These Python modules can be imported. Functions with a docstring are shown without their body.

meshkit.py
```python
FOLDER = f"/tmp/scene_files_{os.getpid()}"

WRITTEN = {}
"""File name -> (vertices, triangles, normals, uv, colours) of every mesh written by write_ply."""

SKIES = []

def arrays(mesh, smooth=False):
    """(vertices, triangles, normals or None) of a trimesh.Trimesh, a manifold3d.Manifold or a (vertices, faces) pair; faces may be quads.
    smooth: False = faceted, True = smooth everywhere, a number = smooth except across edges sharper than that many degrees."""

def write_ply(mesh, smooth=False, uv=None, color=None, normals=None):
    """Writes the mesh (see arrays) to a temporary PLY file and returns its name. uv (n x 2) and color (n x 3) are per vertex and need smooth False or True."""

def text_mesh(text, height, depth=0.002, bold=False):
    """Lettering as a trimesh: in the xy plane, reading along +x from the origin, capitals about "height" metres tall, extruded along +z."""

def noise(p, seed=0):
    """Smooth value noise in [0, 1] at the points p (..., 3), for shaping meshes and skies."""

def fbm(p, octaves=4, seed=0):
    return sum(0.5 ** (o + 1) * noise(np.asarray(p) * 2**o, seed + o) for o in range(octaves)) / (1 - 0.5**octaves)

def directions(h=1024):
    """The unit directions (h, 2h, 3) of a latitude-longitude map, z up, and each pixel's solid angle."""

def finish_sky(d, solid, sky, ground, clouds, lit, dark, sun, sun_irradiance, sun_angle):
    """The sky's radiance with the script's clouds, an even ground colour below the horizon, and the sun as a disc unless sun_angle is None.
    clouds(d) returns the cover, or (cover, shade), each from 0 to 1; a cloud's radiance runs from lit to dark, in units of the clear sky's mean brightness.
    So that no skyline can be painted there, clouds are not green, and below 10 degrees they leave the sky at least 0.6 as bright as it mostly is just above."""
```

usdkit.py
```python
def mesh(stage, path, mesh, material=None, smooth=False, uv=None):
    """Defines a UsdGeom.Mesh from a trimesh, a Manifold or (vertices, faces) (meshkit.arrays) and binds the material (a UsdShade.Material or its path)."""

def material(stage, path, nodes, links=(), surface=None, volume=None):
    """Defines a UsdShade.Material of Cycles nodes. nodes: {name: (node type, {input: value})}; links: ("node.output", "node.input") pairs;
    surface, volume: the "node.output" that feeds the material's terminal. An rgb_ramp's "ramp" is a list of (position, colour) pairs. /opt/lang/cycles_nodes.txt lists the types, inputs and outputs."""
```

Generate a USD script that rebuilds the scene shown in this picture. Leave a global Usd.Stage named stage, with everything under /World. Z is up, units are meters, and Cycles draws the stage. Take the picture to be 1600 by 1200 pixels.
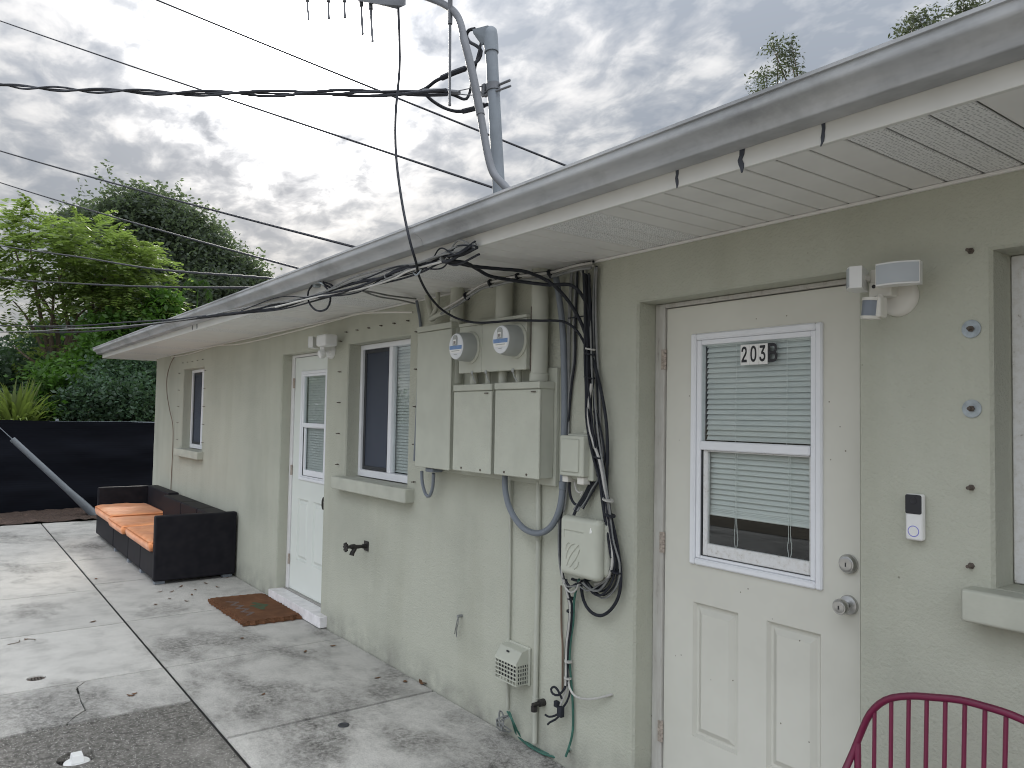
import math, random
import numpy as np
import trimesh, usdkit, meshkit
import manifold3d as m3
from shapely.geometry import Polygon, LineString, box as sbox
from shapely import affinity
from shapely.ops import split as shp_split, unary_union
from pxr import Usd, UsdGeom, UsdLux, UsdShade, Gf, Sdf, Vt

stage = Usd.Stage.CreateInMemory()
UsdGeom.SetStageUpAxis(stage, 'Z')
UsdGeom.SetStageMetersPerUnit(stage, 1.0)
UsdGeom.Xform.Define(stage, '/World')
UsdGeom.Scope.Define(stage, '/World/Looks')

# ------------------------------------------------------------------ camera
EXPOSURE = 2.5
cam = UsdGeom.Camera.Define(stage, '/World/camera')
cam.CreateHorizontalApertureAttr(36.0)
cam.CreateVerticalApertureAttr(27.0)
cam.CreateFocalLengthAttr(27.045)
cam.CreateClippingRangeAttr(Gf.Vec2f(0.02, 2000))
cam.CreateExposureAttr(EXPOSURE)
cam.AddTransformOp().Set(Gf.Matrix4d(0.59585, 0.80290, 0.01782, 0, 0.02314, -0.03935, 0.99896, 0,
                                     0.80276, -0.59482, -0.04203, 0, 0, -2.4, 1.62, 1))

# ------------------------------------------------------------------ sky and sun
SUN = np.array([-0.857, 0.311, 0.411]); SUN /= np.linalg.norm(SUN)
SUN_EL, SUN_ROT = math.asin(SUN[2]), math.atan2(SUN[0], SUN[1])
SKY = 0.1
usdkit.material(stage, '/World/Looks/sky', {
    'sky': ('sky_texture', {'sky_type': 'single_scattering', 'sun_disc': False, 'sun_elevation': SUN_EL, 'sun_rotation': SUN_ROT}),
    'tc': ('texture_coordinate', {}),
    'sep': ('separate_xyz', {}),
    'zc': ('math', {'math_type': 'maximum', 'value2': 0.0}),
    'zd': ('math', {'math_type': 'add', 'value2': 0.20}),
    'u': ('math', {'math_type': 'divide'}),
    'v': ('math', {'math_type': 'divide'}),
    'uv': ('combine_xyz', {'z': 0.37}),
    'rot': ('mapping', {'mapping_type': 'point', 'rotation': (0, 0, 0.35), 'scale': (1.0, 1.35, 1.0), 'location': (0.6, 0.45, 0)}),
    'cells': ('noise_texture', {'scale': 8.0, 'detail': 5.0, 'roughness': 0.55, 'distortion': 0.25}),
    'banks': ('noise_texture', {'scale': 1.35, 'detail': 3.0, 'roughness': 0.5}),
    'cells2': ('math', {'math_type': 'multiply', 'value2': 0.72}),
    'banks2': ('math', {'math_type': 'multiply', 'value2': 0.55}),
    'sum': ('math', {'math_type': 'add'}),
    # angle from the sun behind the cloud
    'dots': ('vector_math', {'math_type': 'dot_product', 'vector2': tuple(SUN)}),
    'dotc': ('math', {'math_type': 'maximum', 'value2': 0.0}),
    'gl1': ('math', {'math_type': 'power', 'value2': 190.0}),
    'gl2': ('math', {'math_type': 'power', 'value2': 18.0}),
    'thin': ('math', {'math_type': 'multiply_add', 'value2': -0.22}),
    'thick': ('rgb_ramp', {'ramp': [(0.49, (0, 0, 0)), (0.56, (0.28, 0.28, 0.28)), (0.64, (0.74, 0.74, 0.74)), (0.73, (1, 1, 1))]}),
    'gA': ('math', {'math_type': 'multiply', 'value2': 13.0}),
    'gB': ('math', {'math_type': 'multiply_add', 'value2': 0.6, 'value3': 1.15}),
    'bright': ('math', {'math_type': 'add'}),
    'gC': ('math', {'math_type': 'multiply_add', 'value2': 0.25, 'value3': 0.55}),
    # an overcast sky is brighter overhead than near the horizon, and where the sun strikes the clouds from the front; both raised further to light the shaded wall
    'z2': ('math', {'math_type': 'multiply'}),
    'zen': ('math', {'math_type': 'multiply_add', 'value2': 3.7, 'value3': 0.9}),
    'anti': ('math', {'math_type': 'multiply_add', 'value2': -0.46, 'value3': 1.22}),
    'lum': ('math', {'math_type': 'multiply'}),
    'lit': ('vector_math', {'math_type': 'scale', 'vector1': (1.02, 1.01, 1.0)}),
    'dark': ('vector_math', {'math_type': 'scale', 'vector1': (0.89, 0.98, 1.12)}),
    'cloud': ('mix', {'mix_type': 'mix'}),
    'cl2': ('vector_math', {'math_type': 'scale'}),
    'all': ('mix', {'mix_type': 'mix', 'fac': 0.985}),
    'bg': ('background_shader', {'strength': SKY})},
    [('tc.generated', 'sep.vector'), ('sep.z', 'zc.value1'), ('zc.value', 'zd.value1'),
     ('sep.x', 'u.value1'), ('zd.value', 'u.value2'), ('sep.y', 'v.value1'), ('zd.value', 'v.value2'),
     ('u.value', 'uv.x'), ('v.value', 'uv.y'), ('uv.vector', 'rot.vector'),
     ('rot.vector', 'cells.vector'), ('rot.vector', 'banks.vector'),
     ('cells.fac', 'cells2.value1'), ('banks.fac', 'banks2.value1'), ('cells2.value', 'sum.value1'), ('banks2.value', 'sum.value2'),
     ('tc.generated', 'dots.vector1'), ('dots.value', 'dotc.value1'), ('dotc.value', 'gl1.value1'), ('dotc.value', 'gl2.value1'),
     ('gl1.value', 'thin.value1'), ('sum.value', 'thin.value3'), ('thin.value', 'thick.fac'),
     ('gl1.value', 'gA.value1'), ('gl2.value', 'gB.value1'), ('gA.value', 'bright.value1'), ('gB.value', 'bright.value2'),
     ('gl2.value', 'gC.value1'), ('bright.value', 'lit.scale'), ('gC.value', 'dark.scale'),
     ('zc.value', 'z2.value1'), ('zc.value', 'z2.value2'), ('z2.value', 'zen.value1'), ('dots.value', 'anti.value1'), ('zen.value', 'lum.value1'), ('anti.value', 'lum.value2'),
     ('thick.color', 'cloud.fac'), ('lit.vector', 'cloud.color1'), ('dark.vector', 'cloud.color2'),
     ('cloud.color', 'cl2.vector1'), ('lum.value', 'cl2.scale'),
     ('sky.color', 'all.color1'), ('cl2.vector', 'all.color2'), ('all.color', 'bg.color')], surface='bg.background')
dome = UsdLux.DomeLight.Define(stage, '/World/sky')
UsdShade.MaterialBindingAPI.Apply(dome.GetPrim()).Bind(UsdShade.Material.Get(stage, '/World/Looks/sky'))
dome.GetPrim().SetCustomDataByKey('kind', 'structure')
sun = UsdLux.DistantLight.Define(stage, '/World/sun')
sun.CreateNormalizeAttr(True); sun.CreateIntensityAttr(0.16); sun.CreateAngleAttr(12.0); sun.CreateColorAttr(Gf.Vec3f(1.0, 0.95, 0.87))
sm = Gf.Matrix4d(1.0); sm.SetRotate(Gf.Rotation(Gf.Vec3d(0, 0, 1), Gf.Vec3d(*[float(t) for t in SUN])))
sun.AddTransformOp().Set(sm)

# ------------------------------------------------------------------ helpers
USED = {}
ORIGIN = {}
def unique(parent, name):
    k = (parent, name); n = USED.get(k, -1) + 1; USED[k] = n
    return f'{parent}/{name}' if n == 0 else f'{parent}/{name}_{n:03d}'
def tag(prim, label=None, cat=None, group=None, kind=None):
    for k, v in (('label', label), ('category', cat), ('group', group), ('kind', kind)):
        if v: prim.SetCustomDataByKey(k, v)
    return prim
def thing(name, label, cat, loc=(0, 0, 0), group=None, kind=None):
    """an Xform at the thing's base; its parts follow as children, given in world coordinates"""
    p = unique('/World', name); x = UsdGeom.Xform.Define(stage, p)
    x.AddTranslateOp().Set(Gf.Vec3d(*[float(t) for t in loc])); ORIGIN[p] = np.array(loc, float)
    tag(x.GetPrim(), label, cat, group, kind)
    return p
def arr(mesh, smooth):
    return meshkit.arrays(mesh, smooth)
def part(name, mesh, mat, parent, label=None, smooth=35, kind=None):
    o = ORIGIN[parent]; p = unique(parent, name); ORIGIN[p] = o
    if hasattr(mesh, 'to_mesh'):
        mm = mesh.to_mesh(); mesh = trimesh.Trimesh(mm.vert_properties[:, :3], mm.tri_verts, process=False)
    v = np.array(mesh.vertices) - o
    pr = usdkit.mesh(stage, p, trimesh.Trimesh(v, np.array(mesh.faces), process=False), '/World/Looks/' + mat, smooth=smooth).GetPrim()
    tag(pr, label, kind=kind)
    return p
def solo(name, mesh, mat, label, cat, group=None, kind=None, smooth=35):
    p = unique('/World', name); ORIGIN[p] = np.zeros(3)
    if hasattr(mesh, 'to_mesh'):
        mm = mesh.to_mesh(); mesh = trimesh.Trimesh(mm.vert_properties[:, :3], mm.tri_verts, process=False)
    pr = usdkit.mesh(stage, p, mesh, '/World/Looks/' + mat, smooth=smooth).GetPrim()
    tag(pr, label, cat, group, kind)
    return p
def cat(*ms):
    out = []
    for m in ms:
        if isinstance(m, (list, tuple)): out += list(m)
        else: out.append(m)
    return trimesh.util.concatenate(out)
def T(m):
    if hasattr(m, 'to_mesh'):
        mm = m.to_mesh(); return trimesh.Trimesh(mm.vert_properties[:, :3].astype(float), mm.tri_verts, process=False)
    return m
def bx(x0, x1, y0, y1, z0, z1, r=0.0):
    """box between two corners, edges chamfered by r"""
    lo = np.array([min(x0, x1), min(y0, y1), min(z0, z1)]); hi = np.array([max(x0, x1), max(y0, y1), max(z0, z1)])
    if r <= 0:
        m = trimesh.creation.box(hi - lo); m.apply_translation((lo + hi) / 2); return m
    r = min(r, 0.45 * (hi - lo).min()); pts = []
    for i in (0, 1):
        for j in (0, 1):
            for k in (0, 1):
                c = np.where(np.array([i, j, k]) == 1, hi, lo); s = np.where(np.array([i, j, k]) == 1, -r, r)
                for a in range(3):
                    q = c + s; q[a] = c[a]; pts.append(q)
    return trimesh.convex.convex_hull(np.array(pts))
def rbx(x0, x1, y0, y1, z0, z1, r, n=3):
    """box with round edges"""
    s = trimesh.creation.icosphere(subdivisions=n - 1, radius=r).vertices
    lo = np.array([x0, y0, z0]) + r; hi = np.array([x1, y1, z1]) - r
    pts = np.concatenate([s + [a, b, c] for a in (lo[0], hi[0]) for b in (lo[1], hi[1]) for c in (lo[2], hi[2])])
    return trimesh.convex.convex_hull(pts)
def hull(*pts):
    return trimesh.convex.convex_hull(np.array(pts, float))
def mf(m):
    return m3.Manifold(m3.Mesh(np.asarray(m.vertices, np.float32), np.asarray(m.faces, np.uint32)))
def sub(a, *bs):
    a = mf(a) if not hasattr(a, 'to_mesh') else a
    for b in bs: a = a - (mf(b) if not hasattr(b, 'to_mesh') else b)
    return a
def spline(pts, step=0.02):
    """Catmull-Rom through the points"""
    p = np.array(pts, float)
    if len(p) < 3: return p
    q = np.vstack([2 * p[0] - p[1], p, 2 * p[-1] - p[-2]]); out = []
    for i in range(1, len(q) - 2):
        n = int(np.clip(np.linalg.norm(q[i + 1] - q[i]) / step, 2, 14))
        for t in np.linspace(0, 1, n, endpoint=False):
            a, b, c, d = q[i - 1], q[i], q[i + 1], q[i + 2]
            out.append(0.5 * (2 * b + (c - a) * t + (2 * a - 5 * b + 4 * c - d) * t * t + (3 * b - a - 3 * c + d) * t ** 3))
    out.append(p[-1]); return np.array(out)
def tube(pts, r, sides=8, smooth=True, step=0.02, caps=True):
    p = spline(pts, step) if smooth else np.array(pts, float)
    keep = np.r_[True, np.linalg.norm(np.diff(p, axis=0), axis=1) > 1e-6]; p = p[keep]
    rr = np.broadcast_to(np.interp(np.linspace(0, 1, len(p)), np.linspace(0, 1, np.size(r)), np.atleast_1d(r)) if np.size(r) > 1 else r, (len(p),))
    t = np.gradient(p, axis=0); t /= np.linalg.norm(t, axis=1, keepdims=True) + 1e-12
    a = np.cross(t[0], [0, 0, 1.0] if abs(t[0, 2]) < 0.9 else [1.0, 0, 0]); a /= np.linalg.norm(a)
    A = []
    for i in range(len(p)):
        a = a - t[i] * (a @ t[i]); a /= np.linalg.norm(a) + 1e-12; A.append(a.copy())
    A = np.array(A); B = np.cross(t, A); ang = np.arange(sides) * 2 * np.pi / sides
    v = p[:, None] + rr[:, None, None] * (np.cos(ang)[None, :, None] * A[:, None] + np.sin(ang)[None, :, None] * B[:, None])
    n = len(p); i, j = np.meshgrid(np.arange(n - 1), np.arange(sides), indexing='ij')
    f = np.stack([i * sides + j, i * sides + (j + 1) % sides, (i + 1) * sides + (j + 1) % sides, (i + 1) * sides + j], -1).reshape(-1, 4)
    F = [f[:, [0, 1, 2]], f[:, [0, 2, 3]]]; v = v.reshape(-1, 3)
    if caps:
        v = np.vstack([v, p[0], p[-1]]); k = len(v) - 2; jj = np.arange(sides)
        F.append(np.stack([np.full(sides, k), (jj + 1) % sides, jj], 1))
        F.append(np.stack([np.full(sides, k + 1), (n - 1) * sides + jj, (n - 1) * sides + (jj + 1) % sides], 1))
    return trimesh.Trimesh(v, np.vstack(F), process=False)
def lathe(profile, at, axis=(0, -1, 0), n=24, caps=True):
    """profile: (distance along axis, radius) pairs"""
    ax = np.array(axis, float); ax /= np.linalg.norm(ax)
    a = np.cross(ax, [0, 0, 1.0] if abs(ax[2]) < 0.9 else [1.0, 0, 0]); a /= np.linalg.norm(a); b = np.cross(ax, a)
    ang = np.arange(n) * 2 * np.pi / n; pr = np.array(profile, float)
    v = np.array(at, float) + pr[:, 0][:, None, None] * ax + pr[:, 1][:, None, None] * (np.cos(ang)[None, :, None] * a + np.sin(ang)[None, :, None] * b)
    k = len(pr); i, j = np.meshgrid(np.arange(k - 1), np.arange(n), indexing='ij')
    f = np.stack([i * n + j, i * n + (j + 1) % n, (i + 1) * n + (j + 1) % n, (i + 1) * n + j], -1).reshape(-1, 4)
    v = v.reshape(-1, 3); F = [f[:, [0, 1, 2]], f[:, [0, 2, 3]]]; jj = np.arange(n)
    if not caps: return trimesh.Trimesh(v, np.vstack(F), process=False)
    v = np.vstack([v, np.array(at) + pr[0, 0] * ax, np.array(at) + pr[-1, 0] * ax]); m = len(v) - 2
    F += [np.stack([np.full(n, m), (jj + 1) % n, jj], 1), np.stack([np.full(n, m + 1), (k - 1) * n + jj, (k - 1) * n + (jj + 1) % n], 1)]
    return trimesh.Trimesh(v, np.vstack(F), process=False)
def prism_x(poly, x0, x1):
    """(y, z) outline pushed along x"""
    m = trimesh.creation.extrude_polygon(Polygon(poly), x1 - x0, engine='earcut')
    v = np.array(m.vertices); m.vertices = np.stack([x0 + v[:, 2], v[:, 0], v[:, 1]], 1); return m
def prism_y(poly, y0, y1):
    """(x, z) outline pushed along y"""
    m = trimesh.creation.extrude_polygon(poly if hasattr(poly, 'exterior') else Polygon(poly), y1 - y0, engine='earcut')
    v = np.array(m.vertices); m.vertices = np.stack([v[:, 0], y1 - v[:, 2], v[:, 1]], 1); return m
def prism_z(poly, z0, z1):
    m = trimesh.creation.extrude_polygon(poly if hasattr(poly, 'exterior') else Polygon(poly), z1 - z0, engine='earcut')
    m.apply_translation((0, 0, z0)); return m
def rrect(x0, x1, z0, z1, r, n=6):
    return sbox(x0 + r, z0 + r, x1 - r, z1 - r).buffer(r, quad_segs=n)
def frame_y(x0, x1, z0, z1, y0, y1, wl, wr=None, wb=None, wt=None, r=0.003):
    """rectangular frame of four mitred bars (bevelled boxes that butt end to end)"""
    wr = wl if wr is None else wr; wb = wl if wb is None else wb; wt = wl if wt is None else wt
    return cat(bx(x0, x0 + wl, y0, y1, z0, z1, r), bx(x1 - wr, x1, y0, y1, z0, z1, r),
               bx(x0 + wl, x1 - wr, y0 + 0.001, y1, z0, z0 + wb, r), bx(x0 + wl, x1 - wr, y0 + 0.001, y1, z1 - wt, z1, r))

# ------------------------------------------------------------------ materials
def mat(name, nodes, links, surface='p.BSDF'):
    return usdkit.material(stage, '/World/Looks/' + name, nodes, links, surface=surface)
def plain(name, color, rough=0.5, metal=0.0, var=0.12, scale=6.0, bump=0.0, bscale=60.0, bdist=0.004, spec=0.5):
    """one colour with a soft uneven tone, and fine relief if asked"""
    c = np.array(color, float)
    nodes = {'g': ('geometry', {}), 'n': ('noise_texture', {'scale': scale, 'detail': 4.0, 'roughness': 0.6}),
             'r': ('rgb_ramp', {'ramp': [(0.3, tuple(c * (1 - var))), (0.7, tuple(np.minimum(c * (1 + var), 0.95)))]}),
             'p': ('principled_bsdf', {'roughness': rough, 'metallic': metal, 'specular_ior_level': spec})}
    links = [('g.position', 'n.vector'), ('n.fac', 'r.fac'), ('r.color', 'p.base_color')]
    if bump:
        nodes['bn'] = ('noise_texture', {'scale': bscale, 'detail': 4.0, 'roughness': 0.6})
        nodes['b'] = ('bump', {'strength': bump, 'distance': bdist})
        links += [('g.position', 'bn.vector'), ('bn.fac', 'b.height'), ('b.normal', 'p.normal')]
    return mat(name, nodes, links)
def stucco(name, color, strength=0.55):
    c = np.array(color)
    return mat(name, {
        'g': ('geometry', {}),
        'big': ('noise_texture', {'scale': 0.9, 'detail': 5.0, 'roughness': 0.62}),
        'ramp': ('rgb_ramp', {'ramp': [(0.28, tuple(c * 0.84)), (0.52, tuple(c)), (0.75, tuple(c * 1.08))]}),
        'mp': ('mapping', {'scale': (3.5, 3.5, 0.5)}),
        'streak': ('noise_texture', {'scale': 1.0, 'detail': 4.0, 'roughness': 0.6}),
        'sr': ('rgb_ramp', {'ramp': [(0.32, (0.90, 0.895, 0.875)), (0.50, (1, 1, 1))]}),
        'mul': ('mix', {'mix_type': 'multiply', 'fac': 0.7}),
        # splash dirt just above the paving
        'sep': ('separate_xyz', {}),
        'dz': ('map_range', {'from_min': 0.0, 'from_max': 0.22, 'to_min': 0.95, 'to_max': 0.0, 'clamp': True}),
        'dn': ('noise_texture', {'scale': 5.0, 'detail': 5.0, 'roughness': 0.65}),
        'dr': ('rgb_ramp', {'ramp': [(0.35, (0, 0, 0)), (0.7, (1, 1, 1))]}),
        'dm': ('math', {'math_type': 'multiply'}),
        'dirt': ('mix', {'mix_type': 'mix', 'color2': (0.22, 0.215, 0.19)}),
        # small dark specks of old dirt
        'vo': ('voronoi_texture', {'scale': 6.0, 'randomness': 1.0}),
        'vr': ('rgb_ramp', {'ramp': [(0.012, (0.35, 0.33, 0.30)), (0.03, (1, 1, 1))]}),
        'spk': ('mix', {'mix_type': 'multiply', 'fac': 0.8}),
        'f1': ('noise_texture', {'scale': 95.0, 'detail': 3.0, 'roughness': 0.55}),
        'f2': ('noise_texture', {'scale': 19.0, 'detail': 4.0, 'roughness': 0.6, 'distortion': 0.8}),
        'fs': ('math', {'math_type': 'multiply_add', 'value2': 0.9}),
        'b': ('bump', {'strength': strength, 'distance': 0.006}),
        'p': ('principled_bsdf', {'roughness': 0.72, 'specular_ior_level': 0.3})},
        [('g.position', 'big.vector'), ('big.fac', 'ramp.fac'), ('g.position', 'mp.vector'), ('mp.vector', 'streak.vector'), ('streak.fac', 'sr.fac'),
         ('ramp.color', 'mul.color1'), ('sr.color', 'mul.color2'),
         ('g.position', 'sep.vector'), ('sep.z', 'dz.value'), ('g.position', 'dn.vector'), ('dn.fac', 'dr.fac'), ('dz.result', 'dm.value1'), ('dr.color', 'dm.value2'),
         ('dm.value', 'dirt.fac'), ('mul.color', 'dirt.color1'),
         ('g.position', 'vo.vector'), ('vo.distance', 'vr.fac'), ('dirt.color', 'spk.color1'), ('vr.color', 'spk.color2'),
         ('spk.color', 'p.base_color'),
         ('g.position', 'f1.vector'), ('g.position', 'f2.vector'), ('f2.fac', 'fs.value1'), ('f1.fac', 'fs.value3'), ('fs.value', 'b.height'), ('b.normal', 'p.normal')])
def concrete(name, light, dark, dirt_at=0.5, speckle=0.0, bump=0.3, chips=110.0, drift=0.13):
    L, D = np.array(light), np.array(dark)
    return mat(name, {
        'g': ('geometry', {}), 'oi': ('object_info', {}), 'sp3': ('separate_xyz', {}),
        # the low end of the yard stays wet and grows more lichen
        'low': ('map_range', {'from_min': -6.6, 'from_max': -3.2, 'to_min': 0.0, 'to_max': drift, 'clamp': True}),
        'mpb': ('mapping', {'scale': (1.0, 1.6, 1.0)}),
        'big': ('noise_texture', {'scale': 0.85, 'detail': 7.0, 'roughness': 0.66, 'distortion': 0.15}),
        'bs': ('math', {'math_type': 'add'}),
        'br': ('rgb_ramp', {'ramp': [(dirt_at, (0, 0, 0)), (dirt_at + 0.05, (0.35, 0.35, 0.35)), (dirt_at + 0.15, (0.95, 0.95, 0.95))]}),
        'fine': ('noise_texture', {'scale': 30.0, 'detail': 8.0, 'roughness': 0.82}),
        'fr': ('rgb_ramp', {'ramp': [(0.38, (0.22, 0.22, 0.22)), (0.60, (1, 1, 1))]}),
        'dm': ('math', {'math_type': 'multiply'}),
        'mid': ('noise_texture', {'scale': 4.0, 'detail': 8.0, 'roughness': 0.7}),
        'mr': ('rgb_ramp', {'ramp': [(0.3, tuple(L * 0.74)), (0.5, tuple(L)), (0.72, tuple(L * 1.15))]}),
        'slab': ('map_range', {'from_min': 0.0, 'from_max': 1.0, 'to_min': 0.90, 'to_max': 1.06}),
        'sv': ('vector_math', {'math_type': 'scale'}),
        'gr': ('noise_texture', {'scale': 150.0, 'detail': 4.0, 'roughness': 0.8}),
        'grr': ('rgb_ramp', {'ramp': [(0.32, (0.55, 0.55, 0.54)), (0.50, (1, 1, 1)), (0.68, (1.25, 1.25, 1.24))]}),
        'gm': ('mix', {'mix_type': 'multiply', 'fac': 0.85}),
        'mix': ('mix', {'mix_type': 'mix', 'color2': tuple(D)}),
        'sp': ('voronoi_texture', {'scale': chips, 'randomness': 1.0}),
        'spr': ('rgb_ramp', {'ramp': [(0.0, (1, 1, 1)), (0.24, (1, 1, 1)), (0.36, (0, 0, 0))]}),
        'spm': ('noise_texture', {'scale': chips * 0.5, 'detail': 2.0}),
        'spk': ('rgb_ramp', {'ramp': [(0.48, (0, 0, 0)), (0.58, (speckle,) * 3)]}),
        'spf': ('math', {'math_type': 'multiply'}),
        'mix2': ('mix', {'mix_type': 'mix', 'color2': (0.62, 0.60, 0.56)}),
        'b': ('bump', {'strength': bump, 'distance': 0.004}),
        'p': ('principled_bsdf', {'roughness': 0.82, 'specular_ior_level': 0.3})},
        [('g.position', 'mpb.vector'), ('mpb.vector', 'big.vector'), ('g.position', 'sp3.vector'), ('sp3.x', 'low.value'), ('big.fac', 'bs.value1'), ('low.result', 'bs.value2'), ('bs.value', 'br.fac'),
         ('g.position', 'fine.vector'), ('fine.fac', 'fr.fac'), ('br.color', 'dm.value1'), ('fr.color', 'dm.value2'),
         ('g.position', 'mid.vector'), ('mid.fac', 'mr.fac'), ('oi.random', 'slab.value'), ('mr.color', 'sv.vector1'), ('slab.result', 'sv.scale'),
         ('g.position', 'gr.vector'), ('gr.fac', 'grr.fac'), ('sv.vector', 'gm.color1'), ('grr.color', 'gm.color2'), ('dm.value', 'mix.fac'), ('gm.color', 'mix.color1'),
         ('g.position', 'sp.vector'), ('sp.distance', 'spr.fac'), ('g.position', 'spm.vector'), ('spm.fac', 'spk.fac'), ('spr.color', 'spf.value1'), ('spk.color', 'spf.value2'),
         ('spf.value', 'mix2.fac'), ('mix.color', 'mix2.color1'), ('mix2.color', 'p.base_color'),
         ('fine.fac', 'b.height'), ('b.normal', 'p.normal')])
def leafy(name, dark, light, trans=0.35, rough=0.45):
    d, l = np.array(dark), np.array(light)
    return mat(name, {
        'g': ('geometry', {}), 'r': ('rgb_ramp', {'ramp': [(0.0, tuple(d)), (0.6, tuple((d + l) / 2)), (1.0, tuple(l))]}),
        'n': ('noise_texture', {'scale': 1.4, 'detail': 3.0}), 'h': ('hsv', {'hue': 0.5, 'saturation': 1.0}),
        'vr': ('map_range', {'from_min': 0.3, 'from_max': 0.7, 'to_min': 0.7, 'to_max': 1.3}),
        't': ('translucent_bsdf', {}), 'tc': ('mix', {'mix_type': 'multiply', 'fac': 1.0, 'color2': (1.3, 1.38, 0.8)}),
        'p': ('principled_bsdf', {'roughness': rough, 'specular_ior_level': 0.4}), 'm': ('mix_closure', {'fac': trans})},
        [('g.random_per_island', 'r.fac'), ('g.position', 'n.vector'), ('n.fac', 'vr.value'), ('vr.result', 'h.value'), ('r.color', 'h.color'), ('h.color', 'p.base_color'),
         ('h.color', 'tc.color1'), ('tc.color', 't.color'), ('p.BSDF', 'm.closure1'), ('t.BSDF', 'm.closure2')], surface='m.closure')

SAGE = (0.462, 0.468, 0.390)
stucco('stucco', SAGE, 0.7)
plain('sill_paint', (0.455, 0.462, 0.39), 0.65, bump=0.35, bscale=70, bdist=0.004, var=0.1)
plain('box_paint', (0.465, 0.475, 0.40), 0.42, bump=0.10, bscale=120, bdist=0.002, var=0.06)
plain('box_paint_rough', (0.485, 0.495, 0.415), 0.5, bump=0.7, bscale=120, bdist=0.004, var=0.06)
plain('pipe_paint', (0.45, 0.458, 0.39), 0.5, var=0.08, bump=0.15, bscale=90, bdist=0.002)
plain('soffit_white', (0.76, 0.75, 0.725), 0.42, var=0.04)
plain('groove_dark', (0.24, 0.23, 0.21), 0.7, var=0.15)
plain('fascia_white', (0.66, 0.655, 0.62), 0.45, var=0.07, scale=3)
mat('gutter', {
    'g': ('geometry', {}), 'mp': ('mapping', {'scale': (2.2, 5.0, 14.0)}), 'n': ('noise_texture', {'scale': 1.0, 'detail': 5.0, 'roughness': 0.65}),
    'r': ('rgb_ramp', {'ramp': [(0.28, (0.27, 0.28, 0.29)), (0.5, (0.38, 0.39, 0.40)), (0.72, (0.46, 0.465, 0.465))]}),
    'n2': ('noise_texture', {'scale': 2.6, 'detail': 7.0, 'roughness': 0.7}), 'r2': ('rgb_ramp', {'ramp': [(0.34, (0.62, 0.62, 0.61)), (0.52, (1, 1, 1)), (0.7, (1.1, 1.1, 1.09))]}), 'mm': ('mix', {'mix_type': 'multiply', 'fac': 0.8}),
    'b2': ('noise_texture', {'scale': 1.6, 'detail': 2.0}), 'bp': ('bump', {'strength': 0.35, 'distance': 0.03}),
    'p': ('principled_bsdf', {'roughness': 0.5})},
    [('g.position', 'mp.vector'), ('mp.vector', 'n.vector'), ('n.fac', 'r.fac'), ('g.position', 'n2.vector'), ('n2.fac', 'r2.fac'), ('r.color', 'mm.color1'), ('r2.color', 'mm.color2'), ('mm.color', 'p.base_color'), ('g.position', 'b2.vector'), ('b2.fac', 'bp.height'), ('bp.normal', 'p.normal')])
mat('vented', {
    'g': ('geometry', {}), 'v': ('voronoi_texture', {'scale': 88.0, 'randomness': 0.35}),
    'r': ('rgb_ramp', {'ramp': [(0.20, (0.36, 0.36, 0.36)), (0.34, (0.80, 0.80, 0.79))]}), 'p': ('principled_bsdf', {'roughness': 0.45})},
    [('g.position', 'v.vector'), ('v.distance', 'r.fac'), ('r.color', 'p.base_color')])
plain('roof_shingle', (0.20, 0.19, 0.18), 0.9, var=0.3, scale=8, bump=0.4, bscale=30)
plain('tar', (0.045, 0.05, 0.065), 0.4, var=0.2)
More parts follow.
